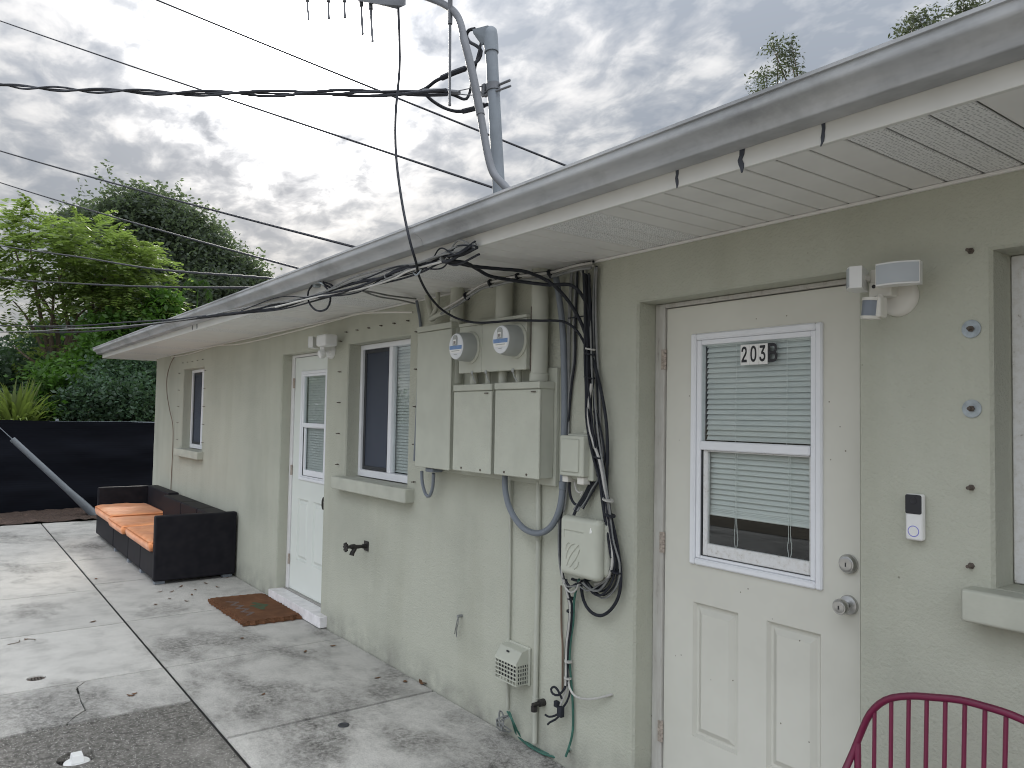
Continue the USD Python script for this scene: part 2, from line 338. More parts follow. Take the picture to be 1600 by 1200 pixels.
mat('door_paint', {
    'g': ('geometry', {}), 'n': ('noise_texture', {'scale': 2.2, 'detail': 5.0, 'roughness': 0.6}),
    'r': ('rgb_ramp', {'ramp': [(0.3, (0.60, 0.59, 0.52)), (0.7, (0.67, 0.66, 0.585))]}),
    'v': ('voronoi_texture', {'scale': 16.0, 'randomness': 1.0}), 'vr': ('rgb_ramp', {'ramp': [(0.035, (0.30, 0.27, 0.23)), (0.06, (1, 1, 1))]}),
    'mk': ('noise_texture', {'scale': 3.0, 'detail': 3.0}), 'mr': ('rgb_ramp', {'ramp': [(0.50, (0, 0, 0)), (0.56, (1, 1, 1))]}),
    'm': ('mix', {'mix_type': 'multiply'}), 'p': ('principled_bsdf', {'roughness': 0.4, 'specular_ior_level': 0.4})},
    [('g.position', 'n.vector'), ('n.fac', 'r.fac'), ('g.position', 'v.vector'), ('v.distance', 'vr.fac'), ('g.position', 'mk.vector'), ('mk.fac', 'mr.fac'),
     ('mr.color', 'm.fac'), ('r.color', 'm.color1'), ('vr.color', 'm.color2'), ('m.color', 'p.base_color')])
plain('door_paint_white', (0.70, 0.73, 0.68), 0.38, var=0.03, scale=2.0)
plain('vinyl_white', (0.80, 0.81, 0.83), 0.35, var=0.03)
mat('vinyl_grimy', {
    'g': ('geometry', {}), 'n': ('noise_texture', {'scale': 40.0, 'detail': 6.0, 'roughness': 0.7}),
    'r': ('rgb_ramp', {'ramp': [(0.28, (0.16, 0.14, 0.12)), (0.38, (0.66, 0.65, 0.62)), (0.55, (0.74, 0.74, 0.73))]}),
    'p': ('principled_bsdf', {'roughness': 0.45})}, [('g.position', 'n.vector'), ('n.fac', 'r.fac'), ('r.color', 'p.base_color')])
mat('jamb_dirty', {
    'g': ('geometry', {}), 'mp': ('mapping', {'scale': (30.0, 30.0, 5.0)}), 'n': ('noise_texture', {'scale': 1.0, 'detail': 6.0, 'roughness': 0.7}),
    'r': ('rgb_ramp', {'ramp': [(0.28, (0.22, 0.19, 0.17)), (0.40, (0.46, 0.44, 0.40)), (0.62, (0.54, 0.53, 0.49))]}),
    'p': ('principled_bsdf', {'roughness': 0.6})}, [('g.position', 'mp.vector'), ('mp.vector', 'n.vector'), ('n.fac', 'r.fac'), ('r.color', 'p.base_color')])
plain('jamb_white', (0.72, 0.71, 0.70), 0.45, var=0.08)
plain('marble', (0.72, 0.70, 0.70), 0.4, var=0.14, scale=14)
plain('threshold_metal', (0.30, 0.29, 0.27), 0.5, var=0.2)
mat('pane', {'ge': ('geometry', {}), 'io': ('map_range', {'from_min': 0.0, 'from_max': 1.0, 'to_min': 1.45, 'to_max': 0.68966}), 'f': ('fresnel', {'IOR': 1.45}), 't': ('transparent_bsdf', {'color': (0.95, 0.97, 0.965)}), 'g': ('glossy_bsdf', {'roughness': 0.015, 'color': (0.95, 0.97, 1.0)}), 'm': ('mix_closure', {})},
    [('ge.backfacing', 'io.value'), ('io.result', 'f.IOR'), ('f.fac', 'm.fac'), ('t.BSDF', 'm.closure1'), ('g.BSDF', 'm.closure2')], surface='m.closure')
plain('blind', (0.69, 0.715, 0.695), 0.4, var=0.03)
mat('insect_screen', {'t': ('transparent_bsdf', {}), 'd': ('principled_bsdf', {'base_color': (0.035, 0.042, 0.06), 'roughness': 0.6}), 'm': ('mix_closure', {'fac': 0.72})},
    [('t.BSDF', 'm.closure1'), ('d.BSDF', 'm.closure2')], surface='m.closure')
plain('rubber', (0.03, 0.032, 0.036), 0.6, var=0.1)
plain('black_print', (0.015, 0.015, 0.018), 0.5, var=0.0)
plain('tile_white', (0.80, 0.79, 0.76), 0.4, var=0.02)
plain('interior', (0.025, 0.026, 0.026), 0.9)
plain('nickel', (0.52, 0.52, 0.51), 0.28, metal=1.0, var=0.05)
plain('zinc', (0.36, 0.40, 0.42), 0.38, metal=0.7, var=0.25, scale=30)
plain('rusty', (0.10, 0.08, 0.065), 0.75, var=0.4, scale=120)
plain('hinge_metal', (0.42, 0.36, 0.31), 0.5, metal=0.3, var=0.35, scale=90)
plain('plastic_white', (0.74, 0.74, 0.72), 0.35, var=0.03)
plain('plastic_cream', (0.66, 0.64, 0.58), 0.4, var=0.05)
plain('lens_frost', (0.42, 0.45, 0.47), 0.25, var=0.06)
plain('lens_blue', (0.19, 0.215, 0.25), 0.25, var=0.06)
plain('lens_dark', (0.018, 0.02, 0.025), 0.12, var=0.0)
plain('led_ring', (0.22, 0.22, 0.62), 0.35, var=0.0)
plain('meter_grey', (0.36, 0.375, 0.355), 0.4, var=0.05)
plain('meter_face', (0.72, 0.73, 0.74), 0.3, var=0.04)
plain('meter_blue', (0.16, 0.27, 0.48), 0.4, var=0.1, scale=60)
plain('meter_lcd', (0.22, 0.20, 0.19), 0.2, var=0.2, scale=80)
plain('cable_black', (0.020, 0.022, 0.028), 0.6, var=0.25, scale=20, spec=0.25)
plain('cable_grey', (0.20, 0.205, 0.20), 0.5, var=0.25, scale=20)
plain('cable_white', (0.48, 0.47, 0.44), 0.45, var=0.12, scale=20)
plain('cable_green', (0.035, 0.12, 0.09), 0.45, var=0.3, scale=30)
plain('cable_brown', (0.16, 0.11, 0.08), 0.55, var=0.3)
plain('conduit_grey', (0.17, 0.19, 0.215), 0.42, var=0.08)
plain('mast_steel', (0.15, 0.17, 0.19), 0.5, var=0.15, metal=0.2)
plain('antenna_metal', (0.11, 0.115, 0.125), 0.5, var=0.15, metal=0.3)
plain('brass_dark', (0.035, 0.032, 0.03), 0.45, metal=0.5, var=0.3, scale=60)
plain('crimson', (0.135, 0.013, 0.043), 0.33, var=0.08, scale=12)
mat('wicker', {
    'g': ('geometry', {}), 'mp': ('mapping', {'scale': (1, 1, 1)}),
    'w1': ('wave_texture', {'wave_type': 'bands', 'bands_direction': 'z', 'scale': 42.0, 'distortion': 0.4, 'detail': 1.0}),
    'w2': ('wave_texture', {'wave_type': 'bands', 'bands_direction': 'y', 'scale': 34.0, 'distortion': 0.3, 'detail': 1.0}),
    's': ('math', {'math_type': 'multiply'}), 'n': ('noise_texture', {'scale': 12.0, 'detail': 4.0}),
    'r': ('rgb_ramp', {'ramp': [(0.3, (0.006, 0.006, 0.009)), (0.7, (0.013, 0.012, 0.015))]}),
    'b': ('bump', {'strength': 0.35, 'distance': 0.003}), 'p': ('principled_bsdf', {'roughness': 0.55, 'specular_ior_level': 0.18})},
    [('g.position', 'w1.vector'), ('g.position', 'w2.vector'), ('w1.fac', 's.value1'), ('w2.fac', 's.value2'), ('s.value', 'b.height'), ('b.normal', 'p.normal'),
     ('g.position', 'n.vector'), ('n.fac', 'r.fac'), ('r.color', 'p.base_color')])
mat('cushion_orange', {
    'g': ('geometry', {}), 'n': ('noise_texture', {'scale': 5.0, 'detail': 5.0, 'roughness': 0.6}), 'n2': ('noise_texture', {'scale': 7.0, 'detail': 3.0, 'distortion': 1.0}),
    'r': ('rgb_ramp', {'ramp': [(0.3, (0.60, 0.20, 0.065)), (0.55, (0.76, 0.31, 0.125)), (0.75, (0.80, 0.42, 0.21))]}),
    'b': ('bump', {'strength': 0.5, 'distance': 0.02}), 'p': ('principled_bsdf', {'roughness': 0.8, 'sheen_weight': 0.2})},
    [('g.position', 'n.vector'), ('n.fac', 'r.fac'), ('r.color', 'p.base_color'), ('g.position', 'n2.vector'), ('n2.fac', 'b.height'), ('b.normal', 'p.normal')])
plain('cushion_piping', (0.50, 0.17, 0.06), 0.8, var=0.1)
mat('coir', {
    'g': ('geometry', {}), 'n': ('noise_texture', {'scale': 220.0, 'detail': 4.0, 'roughness': 0.7}), 'n2': ('noise_texture', {'scale': 9.0, 'detail': 4.0}),
    'r': ('rgb_ramp', {'ramp': [(0.3, (0.06, 0.03, 0.018)), (0.5, (0.20, 0.10, 0.056)), (0.72, (0.36, 0.20, 0.12))]}),
    'r2': ('rgb_ramp', {'ramp': [(0.3, (0.75, 0.75, 0.75)), (0.7, (1.15, 1.1, 1.05))]}), 'm': ('mix', {'mix_type': 'multiply', 'fac': 1.0}),
    'b': ('bump', {'strength': 1.0, 'distance': 0.012}), 'p': ('principled_bsdf', {'roughness': 0.95, 'specular_ior_level': 0.1})},
    [('g.position', 'n.vector'), ('g.position', 'n2.vector'), ('n.fac', 'r.fac'), ('n2.fac', 'r2.fac'), ('r.color', 'm.color1'), ('r2.color', 'm.color2'), ('m.color', 'p.base_color'), ('n.fac', 'b.height'), ('b.normal', 'p.normal')])
for nm, col in (('mat_green', (0.05, 0.12, 0.055)), ('mat_grey', (0.20, 0.165, 0.155))):
    mat(nm, {'g': ('geometry', {}), 'n': ('noise_texture', {'scale': 130.0, 'detail': 4.0, 'roughness': 0.7}),
             'r': ('rgb_ramp', {'ramp': [(0.38, (0.10, 0.05, 0.03)), (0.56, col)]}), 'b': ('bump', {'strength': 1.0, 'distance': 0.012}), 'p': ('principled_bsdf', {'roughness': 0.95})},
        [('g.position', 'n.vector'), ('n.fac', 'r.fac'), ('r.color', 'p.base_color'), ('n.fac', 'b.height'), ('b.normal', 'p.normal')])
concrete('concrete', (0.52, 0.505, 0.47), (0.065, 0.062, 0.055), dirt_at=0.53, speckle=0.4, drift=0.11)
concrete('aggregate', (0.32, 0.305, 0.275), (0.06, 0.056, 0.049), dirt_at=0.36, speckle=1.0, bump=1.0, chips=115.0, drift=0.03)
plain('joint_dirt', (0.014, 0.013, 0.011), 0.95, var=0.3, scale=30)
plain('earth', (0.19, 0.165, 0.125), 0.95, var=0.4, scale=1.2, bump=0.5, bscale=10, bdist=0.05)
plain('mulch', (0.075, 0.05, 0.038), 0.95, var=0.6, scale=45, bump=0.8, bscale=40, bdist=0.03)
mat('shade_cloth', {
    'g': ('geometry', {}), 'mp': ('mapping', {'scale': (1.0, 1.2, 7.0)}), 'n': ('noise_texture', {'scale': 1.0, 'detail': 4.0}),
    'r': ('rgb_ramp', {'ramp': [(0.3, (0.0018, 0.0022, 0.0042)), (0.7, (0.0045, 0.0055, 0.009))]}),
    'w': ('wave_texture', {'wave_type': 'bands', 'bands_direction': 'z', 'scale': 9.0, 'distortion': 1.5, 'detail': 2.0}),
    'b': ('bump', {'strength': 0.10, 'distance': 0.01}), 'p': ('principled_bsdf', {'roughness': 0.9, 'specular_ior_level': 0.12})},
    [('g.position', 'mp.vector'), ('mp.vector', 'n.vector'), ('n.fac', 'r.fac'), ('r.color', 'p.base_color'), ('g.position', 'w.vector'), ('w.fac', 'b.height'), ('b.normal', 'p.normal')])
plain('guard_plastic', (0.13, 0.145, 0.16), 0.45, var=0.1)
plain('bark', (0.12, 0.095, 0.07), 0.9, var=0.3, scale=9, bump=0.6, bscale=25, bdist=0.02)
plain('dry_leaf', (0.13, 0.065, 0.03), 0.8, var=0.5, scale=30)
leafy('leaf_dark', (0.09, 0.118, 0.088), (0.165, 0.20, 0.135), 0.55)
leafy('leaf_feather', (0.165, 0.225, 0.08), (0.28, 0.35, 0.125), 0.6)
leafy('leaf_bush', (0.06, 0.105, 0.065), (0.13, 0.195, 0.105), 0.4, 0.35)
leafy('leaf_grass', (0.13, 0.17, 0.05), (0.36, 0.37, 0.16), 0.5)
leafy('leaf_sapling', (0.06, 0.13, 0.025), (0.15, 0.24, 0.05), 0.5)
leafy('leaf_oak', (0.075, 0.09, 0.065), (0.15, 0.165, 0.11), 0.35)
leafy('leaf_dry', (0.10, 0.07, 0.035), (0.24, 0.19, 0.10), 0.2)


# ================================================================== SETTING
rng = np.random.default_rng(7)
def sheet(x0, x1, y0, y1, nx, ny, z, amp, sc, seed=0):
    X, Y = np.meshgrid(np.linspace(x0, x1, nx), np.linspace(y0, y1, ny), indexing='ij')
    Z = z + amp * (meshkit.fbm(np.stack([X * sc, Y * sc, X * 0 + seed], -1), 4) - 0.5)
    v = np.stack([X, Y, Z], -1).reshape(-1, 3); i, j = np.meshgrid(np.arange(nx - 1), np.arange(ny - 1), indexing='ij')
    q = np.stack([i * ny + j, (i + 1) * ny + j, (i + 1) * ny + j + 1, i * ny + j + 1], -1).reshape(-1, 4)
    return trimesh.Trimesh(v, np.vstack([q[:, [0, 1, 2]], q[:, [0, 2, 3]]]), process=False)
tag(stage.GetPrimAtPath(solo('ground', sheet(-160, 160, -160, 160, 60, 60, -0.14, 0.0, 0.05), 'earth', None, None)), kind='structure')
tag(stage.GetPrimAtPath(solo('mulch_bed', sheet(-14.6, -12.67, -7.0, 6.0, 60, 300, 0.015, 0.10, 6.0, 3), 'mulch', None, None)), kind='structure')

# paving: every slab a piece of its own with an open dirty joint between
patio = thing('patio', None, None); tag(stage.GetPrimAtPath(patio), kind='structure')
def slab(poly, m, dz=0.0, holes=()):
    p = affinity.scale(poly, 1 - 0.017 / max(1e-6, poly.bounds[2] - poly.bounds[0]), 1 - 0.020 / max(1e-6, poly.bounds[3] - poly.bounds[1]))
    if p.is_empty: return
    for g in getattr(p, 'geoms', [p]):
        if g.area < 0.0004: continue
        top = trimesh.creation.extrude_polygon(g, 0.09, engine='earcut'); top.apply_translation((0, 0, -0.09 + dz))
        inner = g.buffer(-0.004, join_style=2)
        part('slab', top, m, patio, smooth=False)
part('joint_bed', sub(bx(-12.66, 3.6, -7.0, -0.004, -0.11, -0.009), lathe([(-0.2, 0.083), (0.2, 0.083)], (-4.113,-1.829,0.000), axis=(0, 0, 1), n=24)), 'joint_dirt', patio, smooth=False)
JR = [-12.65, -11.3, -9.4, -8.05, -6.53, -5.23, -3.95, -2.65, -1.3, 0.1, 1.7, 3.5]
for i in range(len(JR) - 1):
    slab(sbox(JR[i], -1.205, JR[i + 1], -0.002), 'concrete', dz=rng.uniform(-0.002, 0.002))
JL = [-12.65, -11.4, -9.4, -7.8, -6.5, -5.23, -4.56, -2.9, -1.3, 0.1, 1.7, 3.5]
for i in range(len(JL) - 1):
    poly = sbox(JL[i], -2.62, JL[i + 1], -1.205)
    m = 'aggregate' if JL[i] > -4.6 else 'concrete'
    if i == 5:                                            # the narrow cracked slab
        crack = LineString([(-5.241,-1.635,0.000)[:2], (-5.140,-1.698,-0.000)[:2], (-5.020,-1.704,0.000)[:2], (-4.894,-1.710,0.000)[:2], (-4.724,-1.708,-0.000)[:2], (-4.662,-1.758,0.000)[:2], (-4.584,-1.808,0.000)[:2], (-4.456,-1.848,0.000)[:2]])
        ext = LineString([np.array(crack.coords[0]) + [-0.25, 0.05]] + list(crack.coords) + [np.array(crack.coords[-1]) + [0.3, -0.03]])
        gap = unary_union([LineString(list(ext.coords)[k:k + 2]).buffer(0.0022 + 0.0022 * ((k * 37) % 3)) for k in range(len(ext.coords) - 1)])
        poly = poly.difference(gap)
    if i == 6:
        poly = poly.difference(affinity.translate(LineString([(0, 0), (0.0001, 0)]).buffer(0.084, quad_segs=10), (-4.113,-1.829,0.000)[0], (-4.113,-1.829,0.000)[1]))
    if i == 4:
        poly = poly.difference(affinity.translate(LineString([(0, 0), (0.0001, 0)]).buffer(0.052, quad_segs=8), (-5.441,-1.876,0.000)[0], (-5.441,-1.876,0.000)[1]))
    slab(poly, m, dz=rng.uniform(-0.002, 0.002))
for i in range(0, len(JL) - 1):
    slab(sbox(JL[i], -4.4, JL[i + 1], -2.62), 'concrete'); slab(sbox(JL[i], -6.9, JL[i + 1], -4.4), 'concrete')

# ================================================================== HOUSE
X0, X1, SOF = -11.6, 3.0, 2.345
house = thing('house', 'single storey sage green stucco house with white soffit and two doors', 'house', (X0, 0, 0))
def flare(x0, x1, z0, z1, d=0.012):
    """an opening whose outer arris is worn round"""
    a = 0.35
    p = [(x0, z0), (x1, z0), (x1, z1), (x0, z1)]
    cutter = mf(bx(x0, x1, -0.1, 0.3, z0, z1))
    f1 = hull(*[(x, 0.010, z) for x, z in p], *[(x + (d if x == x1 else -d) * 0.3, 0.003, z + (d if z == z1 else -d) * 0.3) for x, z in p],
              *[(x + (d if x == x1 else -d), -0.004, z + (d if z == z1 else -d)) for x, z in p])
    return [cutter, mf(f1)]
OPEN = [(-2.335, -1.342, -0.2, 2.122), (-6.645, -5.66, -0.2, 2.125), (-5.28, -4.346, 1.15, 2.13), (-10.085, -9.155, 1.15, 2.125), (-0.942, 0.15, 1.16, 2.122)]
w = mf(bx(X0, X1, 0, 7.6, -0.14, SOF + 0.03, 0.012)) - mf(bx(X0 + 0.2, X1 - 0.2, 0.2, 7.4, -1, 5))
for o in OPEN:
    for c in flare(*o): w = w - c
part('wall', w, 'stucco', house, smooth=30)
part('interior_partition', cat(bx(X0 + 0.21, X1 - 0.21, 1.7, 1.75, -0.1, SOF), bx(X0 + 0.21, X1 - 0.21, 0.21, 1.7, SOF - 0.03, SOF - 0.01)), 'interior', house, smooth=False)

# soffit: vented and plain panels, each of three boards with a recessed joint
YS = -0.587
k = 0
xs = np.arange(-12.185, X1, 0.309)
for i, xa in enumerate(xs):
    vent = (round((xa + 1.208) / 0.309)) % 4 == 0
    ms = []
    for j in range(3):
        a = xa + 0.103 * j
        ms.append(bx(a + 0.0035, a + 0.0995, YS + 0.012, -0.003 if a > X0 - 0.05 else 0.5, SOF - 0.001, SOF + 0.007, 0.0025))
    part('soffit_panel', cat(*ms), 'vented' if vent else 'soffit_white', house, smooth=False)
part('soffit_backing', bx(-12.19, X1 + 0.5, YS + 0.012, 8.1, SOF + 0.0075, SOF + 0.02), 'groove_dark', house, smooth=False)
part('soffit_moulding', cat(bx(X0, X1, -0.016, -0.0005, SOF - 0.012, SOF - 0.002, 0.002)), 'soffit_white', house)
# fascia: along the eave and round the far corner
part('fascia', cat(bx(-12.2, X1 + 0.5, YS - 0.006, YS + 0.012, SOF - 0.006, SOF + 0.115, 0.002), bx(-12.2, -12.185, YS + 0.013, 8.1, SOF - 0.006, SOF + 0.115, 0.002)), 'fascia_white', house)
gy = YS - 0.008
prof = [(gy, 2.392), (gy - 0.062, 2.392), (gy - 0.068, 2.397), (gy - 0.074, 2.418), (gy - 0.092, 2.432), (gy - 0.108, 2.440), (gy - 0.114, 2.449), (gy - 0.114, 2.470), (gy - 0.120, 2.472), (gy - 0.121, 2.481), (gy - 0.112, 2.482),
        (gy - 0.108, 2.474), (gy - 0.108, 2.452), (gy - 0.07, 2.436), (gy - 0.063, 2.398), (gy - 0.004, 2.398), (gy - 0.004, 2.484), (gy, 2.484)]
segs = [-12.24, -9.3, -6.2, -3.05, 0.02, X1 + 0.5]
for a, b in zip(segs[:-1], segs[1:]):
    part('gutter', prism_x(prof, a + 0.0015, b - 0.0015), 'gutter', house, smooth=40)
part('gutter_end_cap', prism_x([(p[0], p[1]) for p in prof[:11]] + [(gy, 2.484)], -12.246, -12.242), 'gutter', house)
# low hip roof above the eave
rv = np.array([(-12.2, YS - 0.03, 2.487), (X1 + 0.5, YS - 0.03, 2.487), (X1 + 0.5, 8.1, 2.487), (-12.2, 8.1, 2.487), (-8.4, 3.75, 3.45), (X1 + 0.5, 3.75, 3.45),
               (-12.2, YS - 0.03, 2.466), (X1 + 0.5, YS - 0.03, 2.466), (X1 + 0.5, 8.1, 2.466), (-12.2, 8.1, 2.466)])
part('roof', trimesh.convex.convex_hull(rv), 'roof_shingle', house, smooth=False)
# black tar drips on the fascia
def drip(x, z0, z1, w0, seed):
    r = np.random.default_rng(seed); n = 7; zz = np.linspace(z0, z1, n); ww = w0 * np.array([1.3, 1.0, 0.9, 0.85, 1.05, 0.7, 0.25]); cx = x + np.cumsum(r.normal(0, 0.0025, n))
    L = [(c - q / 2, z) for c, q, z in zip(cx, ww, zz)]; Rr = [(c + q / 2, z) for c, q, z in zip(cx, ww, zz)]
    return prism_y(L + Rr[::-1], YS - 0.0085, YS - 0.0062)
for (px, w0, zb, sd) in (((-1.599,-0.594,2.381)[0], 0.011, 2.336, 1), ((-1.354,-0.594,2.371)[0], 0.017, 2.325, 2), ((-1.102,-0.594,2.380)[0], 0.010, 2.334, 3),
                         ((-7.324,-0.594,2.396)[0], 0.02, 2.35, 4), ((-7.171,-0.594,2.389)[0], 0.02, 2.35, 5)):
    part('tar_drip', drip(px, 2.402, zb, w0, sd), 'tar', house)

# ---- windows (frame > sash, pane, blind, sill, screen)
def slats(x0, x1, z0, z1, y, pitch, tilt=0.75, th=0.0012, wid=0.024):
    ms = []; z = z1
    while z > z0:
        c, s = math.cos(tilt) * wid / 2, math.sin(tilt) * wid / 2
        ms.append(hull((x0, y - c, z + s * 0 - s), (x1, y - c, z - s), (x0, y, z + 0.0022), (x1, y, z + 0.0022), (x0, y + c, z + s), (x1, y + c, z + s),
                       (x0, y - c, z - s + th), (x1, y - c, z - s + th), (x0, y + c, z + s + th), (x1, y + c, z + s + th)))
        z -= pitch
    return cat(*ms)
def slider_window(x0, x1, z0, z1, y=0.10, split=0.5, sash='left', dark=True, fm='vinyl_white'):
    """horizontal slider: white frame, one sash behind a dark insect screen"""
    xm = x0 + (x1 - x0) * split
    wp = part('window', frame_y(x0, x1, z0, z1, y, y + 0.07, 0.035, wb=0.05), fm, house)
    part('meeting_stile', bx(xm - 0.024, xm + 0.024, y + 0.008, y + 0.05, z0 + 0.05, z1 - 0.035, 0.004), 'vinyl_white', wp)
    part('sash', frame_y(x0 + 0.036, xm - 0.022, z0 + 0.051, z1 - 0.036, y + 0.018, y + 0.045, 0.028, r=0.003), 'rubber' if dark else 'vinyl_white', wp)
    part('insect_screen', bx(x0 + 0.062, xm - 0.048, y + 0.026, y + 0.0275, z0 + 0.076, z1 - 0.062), 'insect_screen', wp, smooth=False)
    part('pane', bx(x0 + 0.04, xm, y + 0.040, y + 0.044, z0 + 0.052, z1 - 0.037), 'pane', wp, smooth=False)
    part('pane', bx(xm, x1 - 0.036, y + 0.030, y + 0.034, z0 + 0.052, z1 - 0.037), 'pane', wp, smooth=False)
    part('blind', slats(x0 + 0.05, x1 - 0.045, z0 + 0.06, z1 - 0.05, y + 0.062, 0.0212, tilt=1.05), 'blind', wp, smooth=False)
    return wp
def sill(x0, x1, z0, z1):
    m = sub(rbx(x0, x1, -0.068, 0.099, z0, z1, 0.010))
    return m
for (o, sx0, sx1, fl) in ((OPEN[3], -10.16, -9.075, 0), (OPEN[2], -5.375, -4.245, 0), (OPEN[4], -1.005, 0.22, 1)):
    wp = slider_window(o[0] + 0.002, o[1] - 0.002, 1.162, o[3] - 0.002, 0.10 if not fl else 0.125, 0.5, fm='vinyl_grimy' if fl else 'vinyl_white')
    part('window_sill', sill(sx0, sx1, 1.066, 1.158), 'sill_paint', wp)

# screw pegs left round the openings for storm panels
def pegs(pts, k_=0.8):
    for (x, z, ln) in pts:
        part('storm_panel_peg', cat(tube([(x, 0.004, z), (x, -ln, z)], 0.0042 * k_, 6, False), lathe([(-0.004, 0.004 * k_), (-0.002, 0.007 * k_), (0.003, 0.007 * k_), (0.004, 0.004 * k_)], (x, -ln * 0.4, z), n=8)), 'rusty', house)
pegs([(x, 2.222, 0.024) for x in np.linspace(-5.30, -4.36, 6)] + [(x, z, 0.03) for x in (-5.39,) for z in np.linspace(1.24, 2.16, 5)] + [(x, z, 0.03) for x in (-4.235,) for z in np.linspace(1.20, 2.14, 5)])
pegs([(x, 2.21, 0.02) for x in np.linspace(-10.1, -9.2, 5)] + [(x, z, 0.028) for x in (-10.24, -9.07) for z in np.linspace(1.26, 2.08, 5)], 0.6)

# ---- doors (slab with pressed panels > jamb, lite frame, panes, blind, hinges, lockset)
def pressed(slabm, x0, x1, z0, z1, y):
    """a raised panel: bevelled moat with a field standing in it"""
    def rect(i, yy): return [(x0 + i, yy, z0 + i), (x1 - i, yy, z0 + i), (x1 - i, yy, z1 - i), (x0 + i, yy, z1 - i)]
    slabm = slabm - mf(hull(*rect(0, y - 0.001), *rect(0.012, y + 0.014)))
    slabm = slabm + mf(hull(*rect(0.019, y + 0.016), *rect(0.044, y + 0.001)))
    return slabm
def door(x0, x1, z0, z1, y, lite, paint, jamb, panels, opening, grimy):
    s = mf(bx(x0, x1, y, y + 0.044, z0, z1, 0.002))
    lx0, lx1, lz0, lz1 = lite
    s = s - mf(bx(lx0 + 0.02, lx1 - 0.02, y - 0.05, y + 0.1, lz0 + 0.02, lz1 - 0.02))
    for p in panels: s = pressed(s, *p, y)
    d = part('door', s, paint, house, smooth=20)
    zm = 1.515
    fw = 'vinyl_white'
    part('lite_frame', cat(frame_y(lx0, lx1, lz0, lz1, y - 0.013, y + 0.02, 0.027, r=0.006), frame_y(lx0 + 0.0275, lx1 - 0.0275, lz0 + 0.0275, lz1 - 0.0275, y - 0.004, y + 0.03, 0.022, wt=0.02, wb=0.012, r=0.003)), fw, d)
    part('meeting_rail', bx(lx0 + 0.051, lx1 - 0.051, y - 0.009, y + 0.02, zm - 0.018, zm + 0.018, 0.004), fw, d)
    part('lower_sash', frame_y(lx0 + 0.056, lx1 - 0.052, lz0 + 0.041, zm - 0.0185, y + 0.006, y + 0.026, 0.022, wr=0.008, wb=0.05, wt=0.006, r=0.003), 'vinyl_grimy' if grimy else fw, d)
    part('sash_track', cat(bx(lx0 + 0.0505, lx0 + 0.0555, y + 0.002, y + 0.028, lz0 + 0.041, zm - 0.0185), bx(lx0 + 0.052, lx1 - 0.052, y + 0.003, y + 0.028, lz0 + 0.0405, lz0 + 0.0408)), 'rubber', d, smooth=False)
    part('pane', bx(lx0 + 0.05, lx1 - 0.05, y + 0.006, y + 0.010, zm, lz1 - 0.045), 'pane', d, smooth=False)
    part('pane', bx(lx0 + 0.06, lx1 - 0.055, y + 0.014, y + 0.018, lz0 + 0.05, zm - 0.02), 'pane', d, smooth=False)
    # jamb and stop
    o = opening
    jt = 0.028
    part('jamb', cat(bx(o[0] + 0.001, x0 - 0.004, y - 0.012, y + 0.08, 0.02, o[3] - 0.002, 0.003), bx(x1 + 0.004, o[1] - 0.001, y - 0.012, y + 0.08, 0.02, o[3] - 0.002, 0.003),
                     bx(x0 - 0.0035, x1 + 0.0035, y - 0.0115, y + 0.08, z1 + 0.004, o[3] - 0.002, 0.003)), jamb, d)
    part('weather_strip', cat(bx(x0 - 0.0035, x1 + 0.0035, y + 0.03, y + 0.05, z1 + 0.0005, z1 + 0.0035)), 'rubber', d, smooth=False)
    for hz in (z1 - 0.22, (z0 + z1) / 2 + 0.02, z0 + 0.25):
        ms = []
        for q in range(5):
            ms.append(lathe([(0, 0.002), (0.0005, 0.0062), (0.0165, 0.0062), (0.017, 0.002)], (x0 - 0.002, y - 0.0075, hz - 0.044 + q * 0.0178), axis=(0, 0, 1), n=10))
        ms.append(bx(x0 - 0.019, x0 - 0.003, y - 0.0145, y - 0.0122, hz - 0.044, hz + 0.044)); 
        part('hinge', cat(*ms), 'hinge_metal', d)
    return d
yd = 0.12
D1 = door(-2.277, -1.372, 0.045, 2.098, yd, (-2.136, -1.538, 1.026, 1.977), 'door_paint', 'jamb_dirty',
          [(-2.121, -1.897, 0.328, 0.873), (-1.77, -1.546, 0.328, 0.873)], OPEN[0], True)
part('blind', cat(slats(-2.08, -1.595, 1.535, 1.93, yd + 0.034, 0.0212, tilt=1.05), bx(-2.085, -1.59, yd + 0.022, yd + 0.045, 1.925, 1.95),
                  tube([(-1.93, yd + 0.022, 1.53), (-1.93, yd + 0.022, 1.93)], 0.001, 4, False), tube([(-1.70, yd + 0.022, 1.53), (-1.70, yd + 0.022, 1.93)], 0.001, 4, False)), 'blind', D1, smooth=False)
part('blind', cat(slats(-2.075, -1.595, 1.272, 1.50, yd + 0.038, 0.0212, tilt=1.05), slats(-2.075, -1.595, 1.246, 1.27, yd + 0.038, 0.006, tilt=1.0), bx(-2.075, -1.595, yd + 0.03, yd + 0.048, 1.231, 1.243, 0.003),
                  *[tube([(x + s, yd + 0.026, 1.50), (x + s, yd + 0.026, 1.21), (x + 2.2 * s, yd + 0.027, 1.15), (x - s, yd + 0.027, 1.08)], 0.0012, 4) for x in (-1.93, -1.69) for s in (-0.004, 0.004)]), 'blind', D1, smooth=False)
part('threshold', bx(-2.33, -1.345, 0.02, 0.19, -0.02, 0.042, 0.004), 'threshold_metal', D1)
